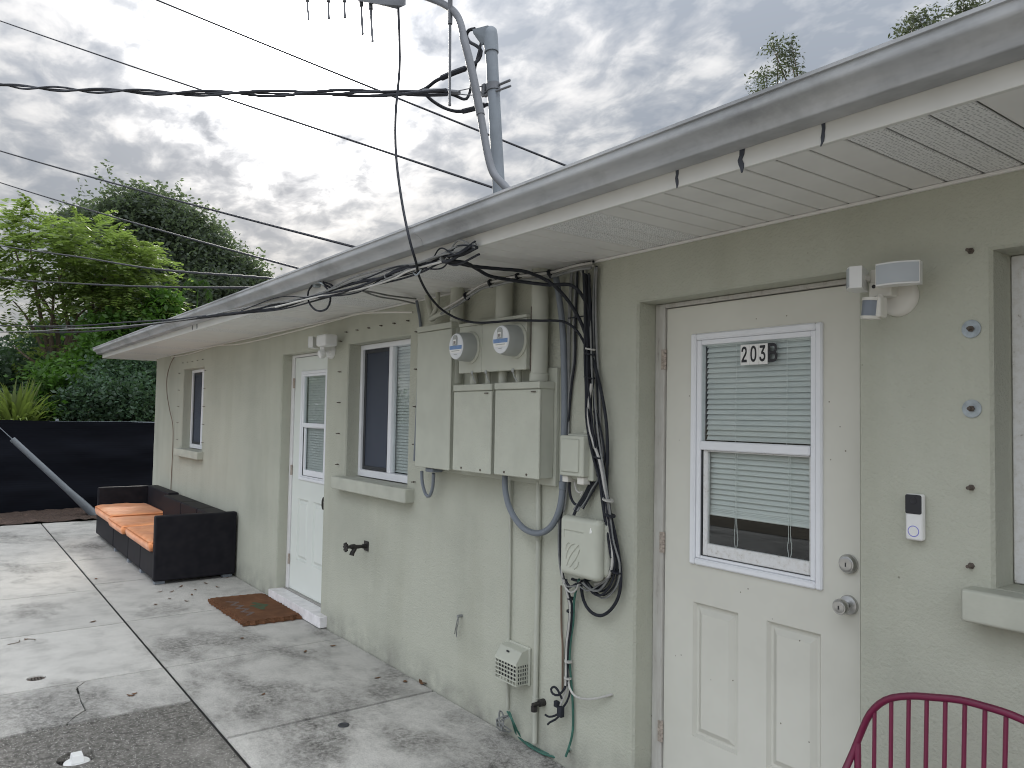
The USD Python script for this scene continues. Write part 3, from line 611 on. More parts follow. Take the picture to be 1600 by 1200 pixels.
# house number: three white tiles with black numerals and one loose black letter
def numeral(t, x, z, h, y, sx=0.72):
    m = meshkit.text_mesh(t, h, 0.0008, bold=True); v = np.array(m.vertices); v[:, 0] -= v[:, 0].min(); v[:, 0] *= sx
    m.vertices = np.stack([x + v[:, 0], y - v[:, 2], z + v[:, 1] - v[:, 1].min()], 1)
    m.invert(); return m
yn = yd - 0.0005
for q, t in enumerate('203'):
    xa = -1.893 + q * 0.0412
    tl = part('number_tile', bx(xa, xa + 0.0406, yn, yn + 0.006, 1.837, 1.9165, 0.0008), 'tile_white', D1)
    part('numeral', numeral(t, xa + 0.0055, 1.8475, 0.058, yn - 0.0004, 0.62), 'black_print', tl)
part('number_letter', numeral('B', -1.7685, 1.844, 0.068, yn + 0.002, 0.80), 'black_print', D1)
# lockset
db = part('deadbolt', lathe([(0, 0.033), (0.010, 0.033), (0.014, 0.030), (0.020, 0.0265), (0.021, 0.0225), (0.0225, 0.022), (0.0235, 0.018), (0.0237, 0.0)], (-1.442,0.120,1.136), n=32), 'nickel', D1)
c = np.array((-1.442,0.120,1.136)); part('keyhole', bx(c[0] - 0.0018, c[0] + 0.0018, c[1] - 0.0245, c[1] - 0.0232, c[2] - 0.008, c[2] + 0.006), 'black_print', db)
kc = np.array((-1.442,0.120,0.997))
kb = part('door_knob', lathe([(0, 0.0335), (0.006, 0.0335), (0.010, 0.031), (0.013, 0.020), (0.016, 0.0125), (0.030, 0.0115), (0.035, 0.016), (0.042, 0.0245), (0.052, 0.027), (0.060, 0.0265), (0.065, 0.0235), (0.0645, 0.019), (0.066, 0.0185), (0.067, 0.010), (0.067, 0.0)], kc, n=32), 'nickel', D1)
part('keyhole', bx(kc[0] - 0.0016, kc[0] + 0.0016, kc[1] - 0.069, kc[1] - 0.0672, kc[2] - 0.007, kc[2] + 0.005), 'black_print', kb)

yd2 = 0.10
D2 = door(-6.583, -5.70, 0.095, 2.098, yd2, (-6.42, -5.865, 1.045, 1.977), 'door_paint_white', 'jamb_white',
          [(-6.44, -6.21, 0.36, 0.885), (-6.10, -5.86, 0.36, 0.885)], OPEN[1], False)
part('blind', cat(slats(-6.36, -5.92, 1.10, 1.93, yd2 + 0.036, 0.0212, tilt=1.05)), 'blind', D2, smooth=False)
part('threshold', bx(-6.64, -5.665, 0.072, 0.19, 0.0, 0.094, 0.004), 'threshold_metal', D2)
part('marble_step', rbx(-6.66, -5.53, -0.058, 0.07, 0.004, 0.088, 0.006), 'marble', D2, label='white marble doorstep')
part('keypad_lock', cat(rbx(-5.79, -5.715, yd2 - 0.028, yd2 + 0.0, 1.02, 1.16, 0.008)), 'lens_dark', D2)
part('door_handle', cat(rbx(-5.785, -5.725, yd2 - 0.014, yd2, 0.84, 0.98, 0.006), tube([(-5.755, yd2 - 0.01, 0.96), (-5.755, yd2 - 0.06, 0.95), (-5.755, yd2 - 0.06, 0.87), (-5.755, yd2 - 0.01, 0.85)], 0.009, 8)), 'brass_dark', D2)

# ================================================================== ELECTRICAL SERVICE
bb = solo('backboard', bx(-4.02, -2.848, -0.021, -0.001, 1.288, 1.86, 0.002), 'box_paint', 'painted backing board on the wall behind the breaker boxes', 'board')
def breaker_box(x0, x1, z0, z1, yf, label, mat_, hood=True, latch=True, group=None):
    t = thing('breaker_box', label, 'breaker box', ((x0 + x1) / 2, -0.02, z0))
    part('body', bx(x0 + 0.004, x1 - 0.004, yf + 0.012, -0.022, z0 + 0.004, z1 - 0.003, 0.003), 'box_paint', t)
    part('cover', bx(x0, x1, yf, yf + 0.0115, z0, z1 - 0.037, 0.004), mat_, t)
    if hood: part('rain_hood', bx(x0 - 0.002, x1 + 0.002, yf - 0.004, -0.022, z1 - 0.034, z1, 0.003), 'box_paint', t)
    if latch:
        for xx in (x0 + 0.25 * (x1 - x0), x1 - 0.25 * (x1 - x0)):
            part('screw', lathe([(0, 0.006), (0.003, 0.006), (0.004, 0.003)], (xx, yf, z0 + 0.018), n=8), 'rusty', t)
        part('hasp', bx(x1 - 0.06, x1 - 0.03, yf - 0.007, yf - 0.0002, z1 - 0.052, z1 - 0.047), 'rusty', t)
    return t
YF = -0.115
breaker_box((-3.229,-0.115,1.795)[0], (-2.861,-0.115,1.801)[0], 1.322, 1.79, YF, 'right hand square breaker box with pebbled paint, above the grey hose loop', 'box_paint_rough')
breaker_box((-3.625,-0.115,1.798)[0], (-3.259,-0.115,1.795)[0], 1.318, 1.788, YF, 'narrower breaker box squeezed between the tall panel and the pebbled box', 'box_paint_rough')
breaker_box((-4.046,-0.115,2.166)[0], (-3.662,-0.115,2.158)[0], 1.312, 2.146, YF, 'tall smooth electrical panel left of both meters, full height box', 'box_paint', latch=False)

mb = thing('meter_enclosure', 'wide painted metal enclosure holding two electricity meters under the soffit', 'meter box', (-3.26, 0, 1.85))
mx0, mx1 = (-3.553,-0.120,2.102)[0], (-2.968,-0.120,2.101)[0]
mx0 -= 0.02
part('body', bx(mx0 + 0.003, mx1 - 0.003, -0.108, -0.001, 1.853, 2.118, 0.003), 'box_paint', mb)
xm = (-3.353,-0.120,2.082)[0]
part('cover', bx(mx0, xm - 0.0015, -0.12, -0.1085, 1.85, 2.104, 0.003), 'box_paint', mb)
part('cover', bx(xm + 0.0015, mx1, -0.12, -0.1085, 1.85, 2.104, 0.003), 'box_paint', mb)
part('rain_hood', bx(mx0 - 0.001, mx1 + 0.001, -0.123, -0.002, 2.105, 2.122, 0.002), 'box_paint', mb)
part('side_rail', bx(mx1 + 0.006, mx1 + 0.022, -0.10, -0.002, 1.84, 2.16, 0.002), 'rusty', mb)
for xx in (mx0 + 0.14, mx0 + 0.27, mx1 - 0.10):
    part('seal_hasp', cat(bx(xx - 0.008, xx + 0.008, -0.128, -0.1205, 1.84, 1.858, 0.002), tube([(xx, -0.122, 1.842), (xx + 0.012, -0.122, 1.815), (xx + 0.02, -0.11, 1.795)], 0.003, 6)), 'meter_grey', mb)
for mxx, mz, lab in ((-3.452, 1.986, 'left of the two round electricity meters, by the tall panel'), (-3.045, 1.994, 'right of the two round electricity meters, nearer the big pipe')):
    mt = thing('electricity_meter', lab, 'electricity meter', (mxx, -0.12, mz))
    part('collar', lathe([(0, 0.088), (0.006, 0.088), (0.010, 0.082), (0.012, 0.080)], (mxx, -0.1202, mz), n=36), 'box_paint', mt)
    part('housing', lathe([(0.0, 0.078), (0.058, 0.0765), (0.066, 0.074), (0.083, 0.0715), (0.0865, 0.070)], (mxx, -0.128, mz), n=40), 'meter_grey', mt)
    fc = part('face', lathe([(0.0, 0.068), (0.003, 0.0675), (0.004, 0.062), (0.0042, 0)], (mxx, -0.2145, mz), n=40), 'meter_face', mt)
    yf = -0.2192
    def chord(z0, z1, rr=0.060, dx=0.0, w=None):
        c = sbox(-0.07 if w is None else dx - w, z0, 0.07 if w is None else dx + w, z1).intersection(LineString([(0, 0), (1e-5, 0)]).buffer(rr, quad_segs=12)); return affinity.translate(c, mxx, mz)
    part('blue_band', prism_y(chord(-0.016, 0.004), yf - 0.0008, yf), 'meter_blue', fc)
    part('label', prism_y(chord(-0.035, -0.0165), yf - 0.0006, yf), 'tile_white', fc)
    part('label_print', cat(*[prism_y(chord(z, z + 0.0035, 0.046), yf - 0.0011, yf - 0.0007) for z in (-0.026, -0.045)]), 'meter_grey', fc)
    part('display_hood', prism_y(affinity.translate(sbox(-0.02, 0.006, 0.02, 0.040).union(LineString([(0, 0.040), (1e-5, 0.040)]).buffer(0.02)), mxx - 0.004, mz), yf - 0.004, yf), 'meter_grey', fc)
    part('display', bx(mxx - 0.018, mxx + 0.010, yf - 0.0052, yf - 0.0041, mz + 0.012, mz + 0.036), 'tile_white', fc)
    part('display_window', bx(mxx - 0.014, mxx + 0.006, yf - 0.006, yf - 0.0053, mz + 0.013, mz + 0.028), 'meter_lcd', fc)

def pipe(label, pts, r, mat_, couplings=(), straps=(), sides=14, cat_='conduit', smooth=True, group=None):
    t = thing('conduit', label, cat_, pts[0], group)
    part('pipe', tube(pts, r, sides, smooth), mat_, t)
    P = np.array(pts)
    for (z, f) in couplings:
        i = np.argmin(abs(spline(pts)[:, 2] - z)) if smooth else None
        c = spline(pts)[i]
        part('coupling', lathe([(-0.02, r), (-0.018, r * f), (0.018, r * f), (0.02, r)], c, axis=(0, 0, 1), n=14), mat_, t)
    return t
bigx = -2.938
pipe('thick painted conduit rising from the pebbled breaker box to the soffit', [(bigx, -0.06, 1.79), (bigx, -0.06, 2.07), (bigx - 0.003, -0.06, SOF - 0.001)], 0.043, 'pipe_paint', [(1.82, 1.12)], smooth=True)
midx = (-3.235,-0.075,2.220)[0]
pipe('thick painted pipe between meter enclosure and soffit, behind the right meter', [(midx, -0.062, 2.121), (midx, -0.062, SOF - 0.001)], 0.046, 'pipe_paint', smooth=False)
pipe('painted conduit right of the tall panel, running up into the soffit', [((-3.696,-0.070,2.235)[0], -0.06, 1.80), ((-3.696,-0.070,2.235)[0], -0.06, SOF - 0.001)], 0.040, 'pipe_paint', smooth=False)
pipe('slanting painted conduit above the left corner of the tall panel', [(-3.949,-0.070,2.185),(-3.990,-0.070,2.266),(-4.016,-0.070,2.338)], 0.018, 'pipe_paint')
pipe('thin upright conduit beside the left edge of the tall panel', [(-4.228,-0.012,1.332),(-4.211,-0.012,1.652),(-4.194,-0.014,2.051),(-4.189,-0.016,2.191),(-4.219,-0.030,2.334)], 0.010, 'conduit_grey')
pipe('bent painted conduit forking above the tall panel', [(-3.945,-0.090,2.183),(-3.882,-0.090,2.241),(-3.879,-0.080,2.298),(-3.914,-0.060,2.354)], 0.014, 'pipe_paint')
pipe('painted pipe stub leaning across the top of the tall panel', [(-3.921,-0.100,2.187),(-3.815,-0.090,2.208),(-3.757,-0.070,2.219)], 0.016, 'pipe_paint')
pipe('blue grey flexible conduit hanging in a loop below the breaker boxes', [(-3.205,-0.060,1.319),(-3.200,-0.060,1.244),(-3.174,-0.055,1.165),(-3.118,-0.050,1.100),(-3.033,-0.050,1.060),(-2.931,-0.050,1.057),(-2.850,-0.045,1.095),(-2.797,-0.040,1.173),(-2.783,-0.030,1.279),(-2.787,-0.025,1.414),(-2.784,-0.025,1.656),(-2.794,-0.025,1.900),(-2.809,-0.028,2.085),(-2.832,-0.035,2.226),(-2.841,-0.050,2.328)], 0.0155, 'conduit_grey', [(1.30, 1.25)])
pipe('short grey conduit loop under the tall panel by the window', [(-4.038,-0.070,1.283),(-4.027,-0.070,1.211),(-4.003,-0.060,1.148),(-3.967,-0.055,1.140),(-3.932,-0.055,1.192),(-3.899,-0.070,1.277)], 0.010, 'conduit_grey')
solo('conduit_elbow', cat(rbx(-3.95, -3.86, -0.10, -0.03, 1.286, 1.311, 0.008)), 'conduit_grey', 'small dark conduit fitting at the bottom left corner of the tall panel', 'fitting')
pipe('thin painted pipe down the wall, left one passing behind the dryer vent', [(-3.220,-0.014,1.307),(-3.215,-0.012,0.961),(-3.212,-0.012,0.700),(-3.213,-0.012,0.440),(-3.216,-0.012,0.277),(-3.211,-0.012,0.123)], 0.0075, 'pipe_paint')
pipe('painted pipe with couplings down the wall, right of the dryer vent', [(-2.985,-0.016,1.302),(-2.976,-0.016,0.964),(-2.978,-0.016,0.653),(-2.980,-0.016,0.344),(-2.979,-0.016,0.037)], 0.0125, 'pipe_paint', [(1.04, 1.35), (0.245, 1.3)])
for q, (px) in enumerate((741, 757, 771, 792)):
    solo('pipe_nipple', tube([((-3.507,-0.060,1.829)[0] + 0.135 * q, -0.06, 1.786), ((-3.507,-0.060,1.829)[0] + 0.135 * q, -0.06, 1.856)], 0.024 if q % 2 == 0 else 0.016, 12, False), 'pipe_paint',
         ['leftmost short pipe joining the meter enclosure to the boxes below', 'second short pipe from the left joining meter enclosure and boxes', 'third short pipe from the left joining meter enclosure and boxes', 'rightmost short pipe joining the meter enclosure to the boxes below'][q], 'pipe', 'short pipes under the meter enclosure')

# small cable box and telecom box
t = thing('junction_box', 'small square painted junction box beside the cable bundle', 'junction box', (-2.65, 0, 1.34))
sx0, sx1 = (-2.741,-0.085,1.477)[0], (-2.582,-0.085,1.484)[0]
part('base', rbx(sx0 + 0.01, sx1 + 0.028, -0.05, -0.001, 1.335, 1.545, 0.008), 'box_paint', t)
part('lid', rbx(sx0, sx1 + 0.004, -0.088, -0.045, 1.352, 1.538, 0.009), 'box_paint', t)
part('lid_field', bx(sx0 + 0.016, sx1 - 0.022, -0.094, -0.0875, 1.372, 1.522, 0.005), 'box_paint', t)
part('cable_gland', rbx(sx0 + 0.006, sx0 + 0.045, -0.075, -0.03, 1.322, 1.3515, 0.004), 'plastic_cream', t)
part('cable_gland', rbx(sx1 - 0.05, sx1 - 0.006, -0.075, -0.03, 1.318, 1.3515, 0.004), 'plastic_cream', t)
part('lug', bx(sx0 + 0.10, sx0 + 0.125, -0.03, -0.02, 1.546, 1.568, 0.002), 'box_paint', t)
part('latch', cat(bx(sx1 + 0.0285, sx1 + 0.038, -0.045, -0.02, 1.41, 1.46, 0.003), bx(sx1 + 0.0385, sx1 + 0.044, -0.04, -0.025, 1.415, 1.43, 0.001)), 'plastic_cream', t)

t = thing('telecom_box', 'large rounded telecom box with curved grooves on its lid', 'telecom box', (-2.6, 0, 0.92))
tx0, tx1 = (-2.700,-0.115,1.043)[0], (-2.445,-0.115,1.080)[0]
part('base', rbx(tx0 + 0.015, tx1 + 0.012, -0.075, -0.001, 0.925, 1.165, 0.03, 3), 'box_paint', t)
lid = mf(rbx(tx0, tx1, -0.118, -0.062, 0.912, 1.178, 0.026, 4))
cx, cz = (tx0 + tx1) / 2 - 0.02, 1.005
def groove(pts, r=0.0038): return mf(tube([(cx + a, -0.1185, cz + b) for a, b in pts], r, 6))
for g in ([(-0.055, 0.015), (-0.055, 0.035), (-0.045, 0.05), (-0.03, 0.052)], [(-0.055, -0.02), (-0.045, 0.015), (-0.02, 0.045), (0.005, 0.052)], [(-0.05, -0.05), (-0.03, -0.01), (0.0, 0.025), (0.03, 0.052)],
          [(-0.03, -0.055), (0.0, -0.025), (0.022, 0.005), (0.035, 0.032)], [(0.0, -0.058), (0.015, -0.05), (0.027, -0.035), (0.03, -0.02)],
          [(-0.07, 0.075), (-0.07, 0.105), (-0.06, 0.108), (0.06, 0.108)]):
    lid = lid - groove(g)
part('lid', lid, 'box_paint', t)
part('latch', cat(bx(tx1 + 0.0, tx1 + 0.017, -0.055, -0.03, 1.02, 1.075, 0.003), bx(tx1 + 0.0175, tx1 + 0.024, -0.052, -0.034, 1.03, 1.045, 0.001)), 'plastic_cream', t)
part('chipped_paint', prism_y(affinity.translate(affinity.scale(Polygon([(0, 0), (1, .2), (1.2, 1), (.7, 1.4), (.8, 2), (.3, 2), (.2, 1.2)]), 0.013, 0.012, origin=(0, 0)), tx1 - 0.05, 1.118), -0.1188, -0.1181), 'tile_white', t)

# dryer vent hood
t = thing('dryer_vent', 'small painted dryer vent hood with a square grille, low on the wall', 'vent', (-3.16, 0, 0.29))
vx0, vx1 = (-3.197,0.000,0.377)[0], (-3.048,0.000,0.416)[0]
vx0 -= 0.03
part('flange', rbx(vx0 - 0.012, vx1 + 0.012, -0.012, -0.001, 0.288, 0.475, 0.005), 'box_paint', t)
part('hood', trimesh.convex.convex_hull(np.array([(vx0, -0.0125, 0.465), (vx1, -0.0125, 0.465), (vx0, -0.05, 0.455), (vx1, -0.05, 0.455), (vx0, -0.085, 0.405), (vx1, -0.085, 0.405), (vx0, -0.085, 0.392), (vx1, -0.085, 0.392), (vx0, -0.0125, 0.392), (vx1, -0.0125, 0.392)])), 'box_paint', t)
part('cavity', bx(vx0 + 0.004, vx1 - 0.004, -0.060, -0.0125, 0.30, 0.3915), 'black_print', t, smooth=False)
bars = []
for xx in np.linspace(vx0 + 0.002, vx1 - 0.002, 8): bars.append(bx(xx - 0.0022, xx + 0.0022, -0.0845, -0.080, 0.295, 0.391))
for zz in np.linspace(0.298, 0.378, 5): bars.append(bx(vx0, vx1, -0.0855, -0.081, zz - 0.0028, zz + 0.0028))
for xx in (vx0 + 0.0015, vx1 - 0.0015):
    for zz in np.linspace(0.298, 0.378, 5): bars.append(bx(xx - 0.0025, xx + 0.0025, -0.0805, -0.0125, zz - 0.0026, zz + 0.0026))
    for yy in np.linspace(-0.075, -0.02, 5): bars.append(bx(xx - 0.002, xx + 0.002, yy - 0.0022, yy + 0.0022, 0.295, 0.391))
part('grille', cat(*bars), 'box_paint', t, smooth=False)
part('slot', bx((vx0 + vx1) / 2 - 0.02, (vx0 + vx1) / 2 + 0.0, -0.066, -0.062, 0.437, 0.445), 'black_print', t)

# hose spigot
c = np.array((-4.891,0.000,0.708))
t = thing('hose_spigot', 'dark outdoor hose tap sticking out of the wall below the window', 'tap', c)
part('wall_plate', bx(c[0] - 0.034, c[0] + 0.034, -0.006, -0.001, c[2] - 0.034, c[2] + 0.034, 0.002), 'brass_dark', t)
part('body', cat(tube([(c[0], -0.004, c[2]), (c[0], -0.05, c[2]), (c[0], -0.10, c[2])], np.array([0.012, 0.012, 0.016]), 10, False), lathe([(0, 0.018), (0.018, 0.018)], (c[0], -0.012, c[2]), n=6),
                 lathe([(0, 0.017), (0.03, 0.017), (0.034, 0.012), (0.06, 0.011)], (c[0], -0.088, c[2] + 0.004), axis=(0, -1, 0.0), n=10)), 'brass_dark', t)
part('spout', tube([(c[0], -0.085, c[2]), (c[0], -0.093, c[2] - 0.02), (c[0], -0.105, c[2] - 0.035), (c[0], -0.112, c[2] - 0.055)], np.array([0.014, 0.015, 0.017]), 10), 'brass_dark', t)
part('handle', cat(*[lathe([(0, 0.007), (0.012, 0.007)], (c[0] + 0.026 * math.cos(a), -0.150, c[2] + 0.004 + 0.026 * math.sin(a)), n=8) for a in np.arange(8) * math.pi / 4],
                   lathe([(0, 0.012), (0.004, 0.027), (0.010, 0.027), (0.014, 0.012)], (c[0], -0.149, c[2] + 0.004), n=16)), 'brass_dark', t)
# wire hook left of the vent
c = np.array((-3.672,0.000,0.495))
solo('wall_hook', cat(tube([(c[0], 0.004, c[2]), (c[0], -0.03, c[2])], 0.009, 8, False), tube([(c[0], -0.025, c[2]), (c[0] - 0.005, -0.03, c[2] - 0.03), (c[0] - 0.03, -0.022, c[2] - 0.075), (c[0] - 0.05, -0.015, c[2] - 0.11)], 0.003, 5),
                      tube([(c[0], -0.025, c[2]), (c[0] + 0.008, -0.03, c[2] - 0.035), (c[0] - 0.018, -0.022, c[2] - 0.07), (c[0] - 0.026, -0.018, c[2] - 0.12)], 0.003, 5)), 'cable_grey', 'old screw anchor with frayed string on the wall left of the vent', 'hook')
# two washers and three bare anchors on the right hand wall
for (px, py, nm) in ((1518, 514, 'upper of two zinc washers bolted to the wall beside the right window'), (1518.7, 638.7, 'lower of two zinc washers bolted to the wall beside the right window')):
    W0 = {514: (-0.997,0.000,1.898), 638.7: (-0.997,0.000,1.666)}[py]
    t = thing('washer', nm, 'washer', W0)
    part('disc', lathe([(0.001, 0.0265), (0.003, 0.0265), (0.0035, 0.026), (0.0032, 0.006)], W0, n=36), 'zinc', t)
    part('nut', lathe([(0.003, 0.009), (0.010, 0.009), (0.0105, 0.005), (0.024, 0.005)], W0, n=6), 'rusty', t)
for W0, nm in (((-0.997,0.000,2.127), 'bare bolt stub high on the wall above the zinc washers'), ((-1.000,0.000,1.438), 'bare bolt stub level with the doorbell, by the right window'), ((-1.002,0.000,1.214), 'lowest bare bolt stub, just above the right window ledge')):
    solo('wall_bolt', cat(lathe([(-0.003, 0.010), (0.006, 0.009), (0.007, 0.005)], W0, n=6), tube([W0, np.array(W0) + [0, -0.026, 0]], 0.0052, 8, False)), 'rusty', nm, 'bolt')

# video doorbell
d0, d1 = (-1.179,-0.026,1.406), (-1.129,-0.026,1.270)
t = thing('video_doorbell', 'white video doorbell with black camera end, right of the numbered door', 'doorbell', (d0[0], 0, d1[2]))
zt, zb = d0[2] + 0.001, d0[2] - 0.139
part('body', rbx(d0[0], d0[0] + 0.052, -0.027, -0.001, zb, zt, 0.008, 4), 'plastic_white', t)
part('camera_panel', prism_y(rrect(d0[0] + 0.002, d0[0] + 0.050, zt - 0.060, zt - 0.002, 0.006), -0.0282, -0.0262), 'lens_dark', t)
xc = d0[0] + 0.026
part('camera_lens', lathe([(0, 0.009), (0.0012, 0.009), (0.0006, 0.007), (0.0001, 0.0)], (xc, -0.0283, zt - 0.020), n=24), 'black_print', t)
rg = affinity.translate(LineString([(0, 0), (1e-5, 0)]).buffer(0.0168, quad_segs=12).difference(LineString([(0, 0), (1e-5, 0)]).buffer(0.0145, quad_segs=12)), xc, zb + 0.028)
part('light_ring', prism_y(rg, -0.0277, -0.0268), 'led_ring', t)
part('push_button', prism_y(affinity.translate(LineString([(0, 0), (1e-5, 0)]).buffer(0.0142, quad_segs=12), xc, zb + 0.028), -0.0276, -0.0269), 'plastic_white', t)

# near security light
b0 = np.array((-1.207,0.000,2.016))
t = thing('security_light', 'white twin head security light with motion sensor, near the numbered door', 'security light', b0)
part('wall_plate', lathe([(0.001, 0.062), (0.012, 0.060), (0.022, 0.050), (0.027, 0.030), (0.028, 0)], b0, n=40), 'plastic_cream', t)
bc = b0 + [-0.075, -0.055, 0.045]
part('arm_block', cat(rbx(b0[0] - 0.062, b0[0] + 0.01, -0.07, -0.020, b0[2] - 0.005, b0[2] + 0.045, 0.006), rbx(b0[0] - 0.06, b0[0] - 0.03, -0.066, -0.03, b0[2] + 0.04, b0[2] + 0.085, 0.006)), 'plastic_cream', t)
part('pivot_screw', lathe([(0, 0.006), (0.002, 0.006)], (b0[0] - 0.044, -0.0702, b0[2] + 0.030), n=10), 'black_print', t)
# right head: curved frosted lens
hc = np.array((-1.159,-0.100,2.069))
def head(c, w, h, yaw):
    n = 14; a = np.linspace(-1, 1, n); out = [(q * w / 2, -0.030 * (1 - 0.55 * q * q)) for q in a] + [(w / 2, 0.022), (-w / 2, 0.022)]
    def ext(s, zz0, zz1):
        P = Polygon([(x * s, y * s) for x, y in out]); m = prism_z(P, zz0, zz1); return m
    body, lens = ext(1.0, -h / 2, h / 2), ext(0.965, -h / 2 + 0.005, h / 2 - 0.005)
    lens.apply_translation((0, -0.0035, 0))
    R_ = trimesh.transformations.rotation_matrix(yaw, (0, 0, 1)); 
    for m in (body, lens): m.apply_transform(R_); m.apply_translation(c)
    return body, lens
for c, yaw, w in ((hc, 0.25, 0.122), (np.array((-1.293,-0.090,2.071)), -1.25, 0.105)):
    body, lens = head(c, w, 0.068, yaw)
    hd = part('lamp_head', body, 'plastic_white', t); part('lens', lens, 'lens_frost', hd)
part('neck', tube([b0 + [-0.055, -0.05, 0.06], b0 + [-0.085, -0.065, 0.062], np.array((-1.293,-0.090,2.071)) + [0.015, 0, 0]], 0.012, 10), 'plastic_cream', t)
sc = np.array((-1.242,-0.100,1.973))
S = trimesh.transformations.rotation_matrix(-0.15, (0, 1, 0))
ss = part('motion_sensor', cat(lathe([(-0.034, 0.020), (-0.033, 0.029), (-0.024, 0.031), (-0.0235, 0.028)], sc, axis=(0.1, 0, 1), n=24), lathe([(0.0235, 0.028), (0.024, 0.031), (0.033, 0.029), (0.034, 0.020)], sc, axis=(0.1, 0, 1), n=24), rbx(sc[0] + 0.012, sc[0] + 0.036, sc[1] - 0.016, sc[1] + 0.028, sc[2] - 0.03, sc[2] + 0.034, 0.006)), 'plastic_cream', t)
part('sensor_lens', lathe([(-0.0234, 0.0285), (0.0234, 0.0285)], sc, axis=(0.1, 0, 1), n=24), 'lens_blue', ss)
part('sensor_arm', tube([b0 + [-0.03, -0.035, 0.0], b0 + [-0.05, -0.06, -0.012], sc + [0.024, 0.006, 0.032]], 0.011, 8), 'plastic_cream', t)

# far security light
b0 = np.array((-5.571,0.000,2.100))
t = thing('security_light', 'bulky white security light over the far door beside the window', 'security light', b0)
part('wall_plate', lathe([(0.001, 0.065), (0.015, 0.063), (0.03, 0.05), (0.034, 0.0)], b0, n=28), 'plastic_white', t)
hc = np.array((-5.412,-0.100,2.127)); 
part('arm_block', rbx(b0[0] - 0.03, b0[0] + 0.05, -0.09, -0.02, b0[2] - 0.01, b0[2] + 0.05, 0.01), 'plastic_white', t)
hd = part('lamp_head', cat(rbx(hc[0] - 0.085, hc[0] + 0.085, -0.165, -0.06, hc[2] - 0.012, hc[2] + 0.075, 0.018)), 'plastic_white', t)
hc2 = np.array((-5.722,-0.100,2.152))
body, lens = head(hc2 + [0.02, 0, 0.012], 0.12, 0.085, -0.8); hd = part('lamp_head', body, 'plastic_white', t); part('lens', lens, 'lens_frost', hd)
sc = np.array((-5.480,-0.120,2.063))
part('motion_sensor', cat(lathe([(-0.03, 0.012), (-0.02, 0.03), (0.0, 0.036), (0.02, 0.03), (0.03, 0.012)], sc, axis=(0, -1, -0.3), n=18), tube([sc, b0 + [-0.01, -0.05, -0.01]], 0.012, 8, False)), 'plastic_white', t)

# ================================================================== MAST AND AERIAL
m0 = np.array((-3.249,-0.100,2.792)); m1 = np.array((-3.358,-0.100,3.697)); dirm = (m1 - m0) / np.linalg.norm(m1 - m0)
foot = m0 - dirm * (m0[2] - 2.50) / dirm[2]
t = thing('service_mast', 'grey steel service mast with weatherhead rising through the roof', 'mast', foot)
part('pipe', tube([foot, m1 - dirm * 0.10], 0.033, 18, False), 'mast_steel', t)
part('weatherhead', cat(lathe([(-0.13, 0.034), (-0.128, 0.039), (-0.03, 0.039), (0.0, 0.036), (0.012, 0.026), (0.016, 0)], m1, axis=dirm, n=22),
                        hull(*[m1 + np.array(o) for o in ((-0.075, -0.05, -0.015), (-0.06, -0.07, -0.015), (-0.08, -0.055, 0.008), (-0.06, -0.075, 0.008), (0.0, 0.03, 0.012), (0.02, -0.03, 0.012), (0.0, 0.03, -0.06), (0.02, -0.03, -0.06), (-0.03, -0.035, -0.08))])), 'mast_steel', t)
cl = m0 + dirm * (np.array((-3.318,-0.100,3.370))[2] - m0[2]) / dirm[2]
part('clamp', cat(lathe([(-0.022, 0.034), (-0.02, 0.038), (0.02, 0.038), (0.022, 0.034)], cl, axis=dirm, n=18), tube([cl + [-0.10, -0.02, 0.0], cl + [0.11, 0.03, 0.012]], 0.007, 6, False), tube([cl + [-0.06, -0.03, -0.035], cl + [0.13, 0.02, -0.028]], 0.006, 6, False), rbx(cl[0] - 0.075, cl[0] - 0.045, cl[1] - 0.03, cl[1] + 0.005, cl[2] - 0.03, cl[2] + 0.035, 0.005)), 'antenna_metal', t)
part('roof_flashing', lathe([(-0.04, 0.10), (0.0, 0.085), (0.05, 0.04), (0.08, 0.035)], foot + [0, 0, 0.06], axis=(0, 0, 1), n=18), 'mast_steel', t)

t = thing('tv_aerial', 'old television aerial on a bent arm fixed to the eave, rods hanging down', 'aerial', (-2.474,-0.600,2.529))
arm = [((-2.457,-0.600,2.515)[0] + 0.05, -0.575, 2.49)] + [(-2.465,-0.600,2.522),(-2.506,-0.600,2.555),(-2.580,-0.600,2.620),(-2.619,-0.600,2.690),(-2.656,-0.600,2.795),(-2.699,-0.600,2.933),(-2.760,-0.600,3.107),(-2.827,-0.600,3.276),(-2.868,-0.600,3.379),(-2.913,-0.600,3.442),(-2.993,-0.600,3.509),(-3.105,-0.600,3.585),(-3.249,-0.600,3.673)]
part('arm', tube(arm, 0.0165, 12), 'antenna_metal', t)
part('foot_plate', rbx(arm[0][0] - 0.06, arm[0][0] + 0.08, -0.61, -0.50, 2.487, 2.50, 0.004, 2), 'antenna_metal', t)
part('arm_sleeve', tube([(-2.688,-0.600,2.901),(-2.765,-0.600,3.124),(-2.839,-0.600,3.303)], 0.0185, 12), 'antenna_metal', t)
part('rivets', cat(*[lathe([(0.015, 0.004), (0.0195, 0.004)], p, axis=(-0.5, -0.85, 0), n=6) for p in spline([(-2.678,-0.600,2.870),(-2.765,-0.600,3.124),(-2.850,-0.600,3.328)])[::5]]), 'zinc', t, kind='stuff')
part('boom', tube([(-4.532,-0.750,4.208),(-3.731,-0.700,3.842),(-3.213,-0.620,3.653),(-2.868,-0.600,3.523)], 0.014, 8, False), 'antenna_metal', t)
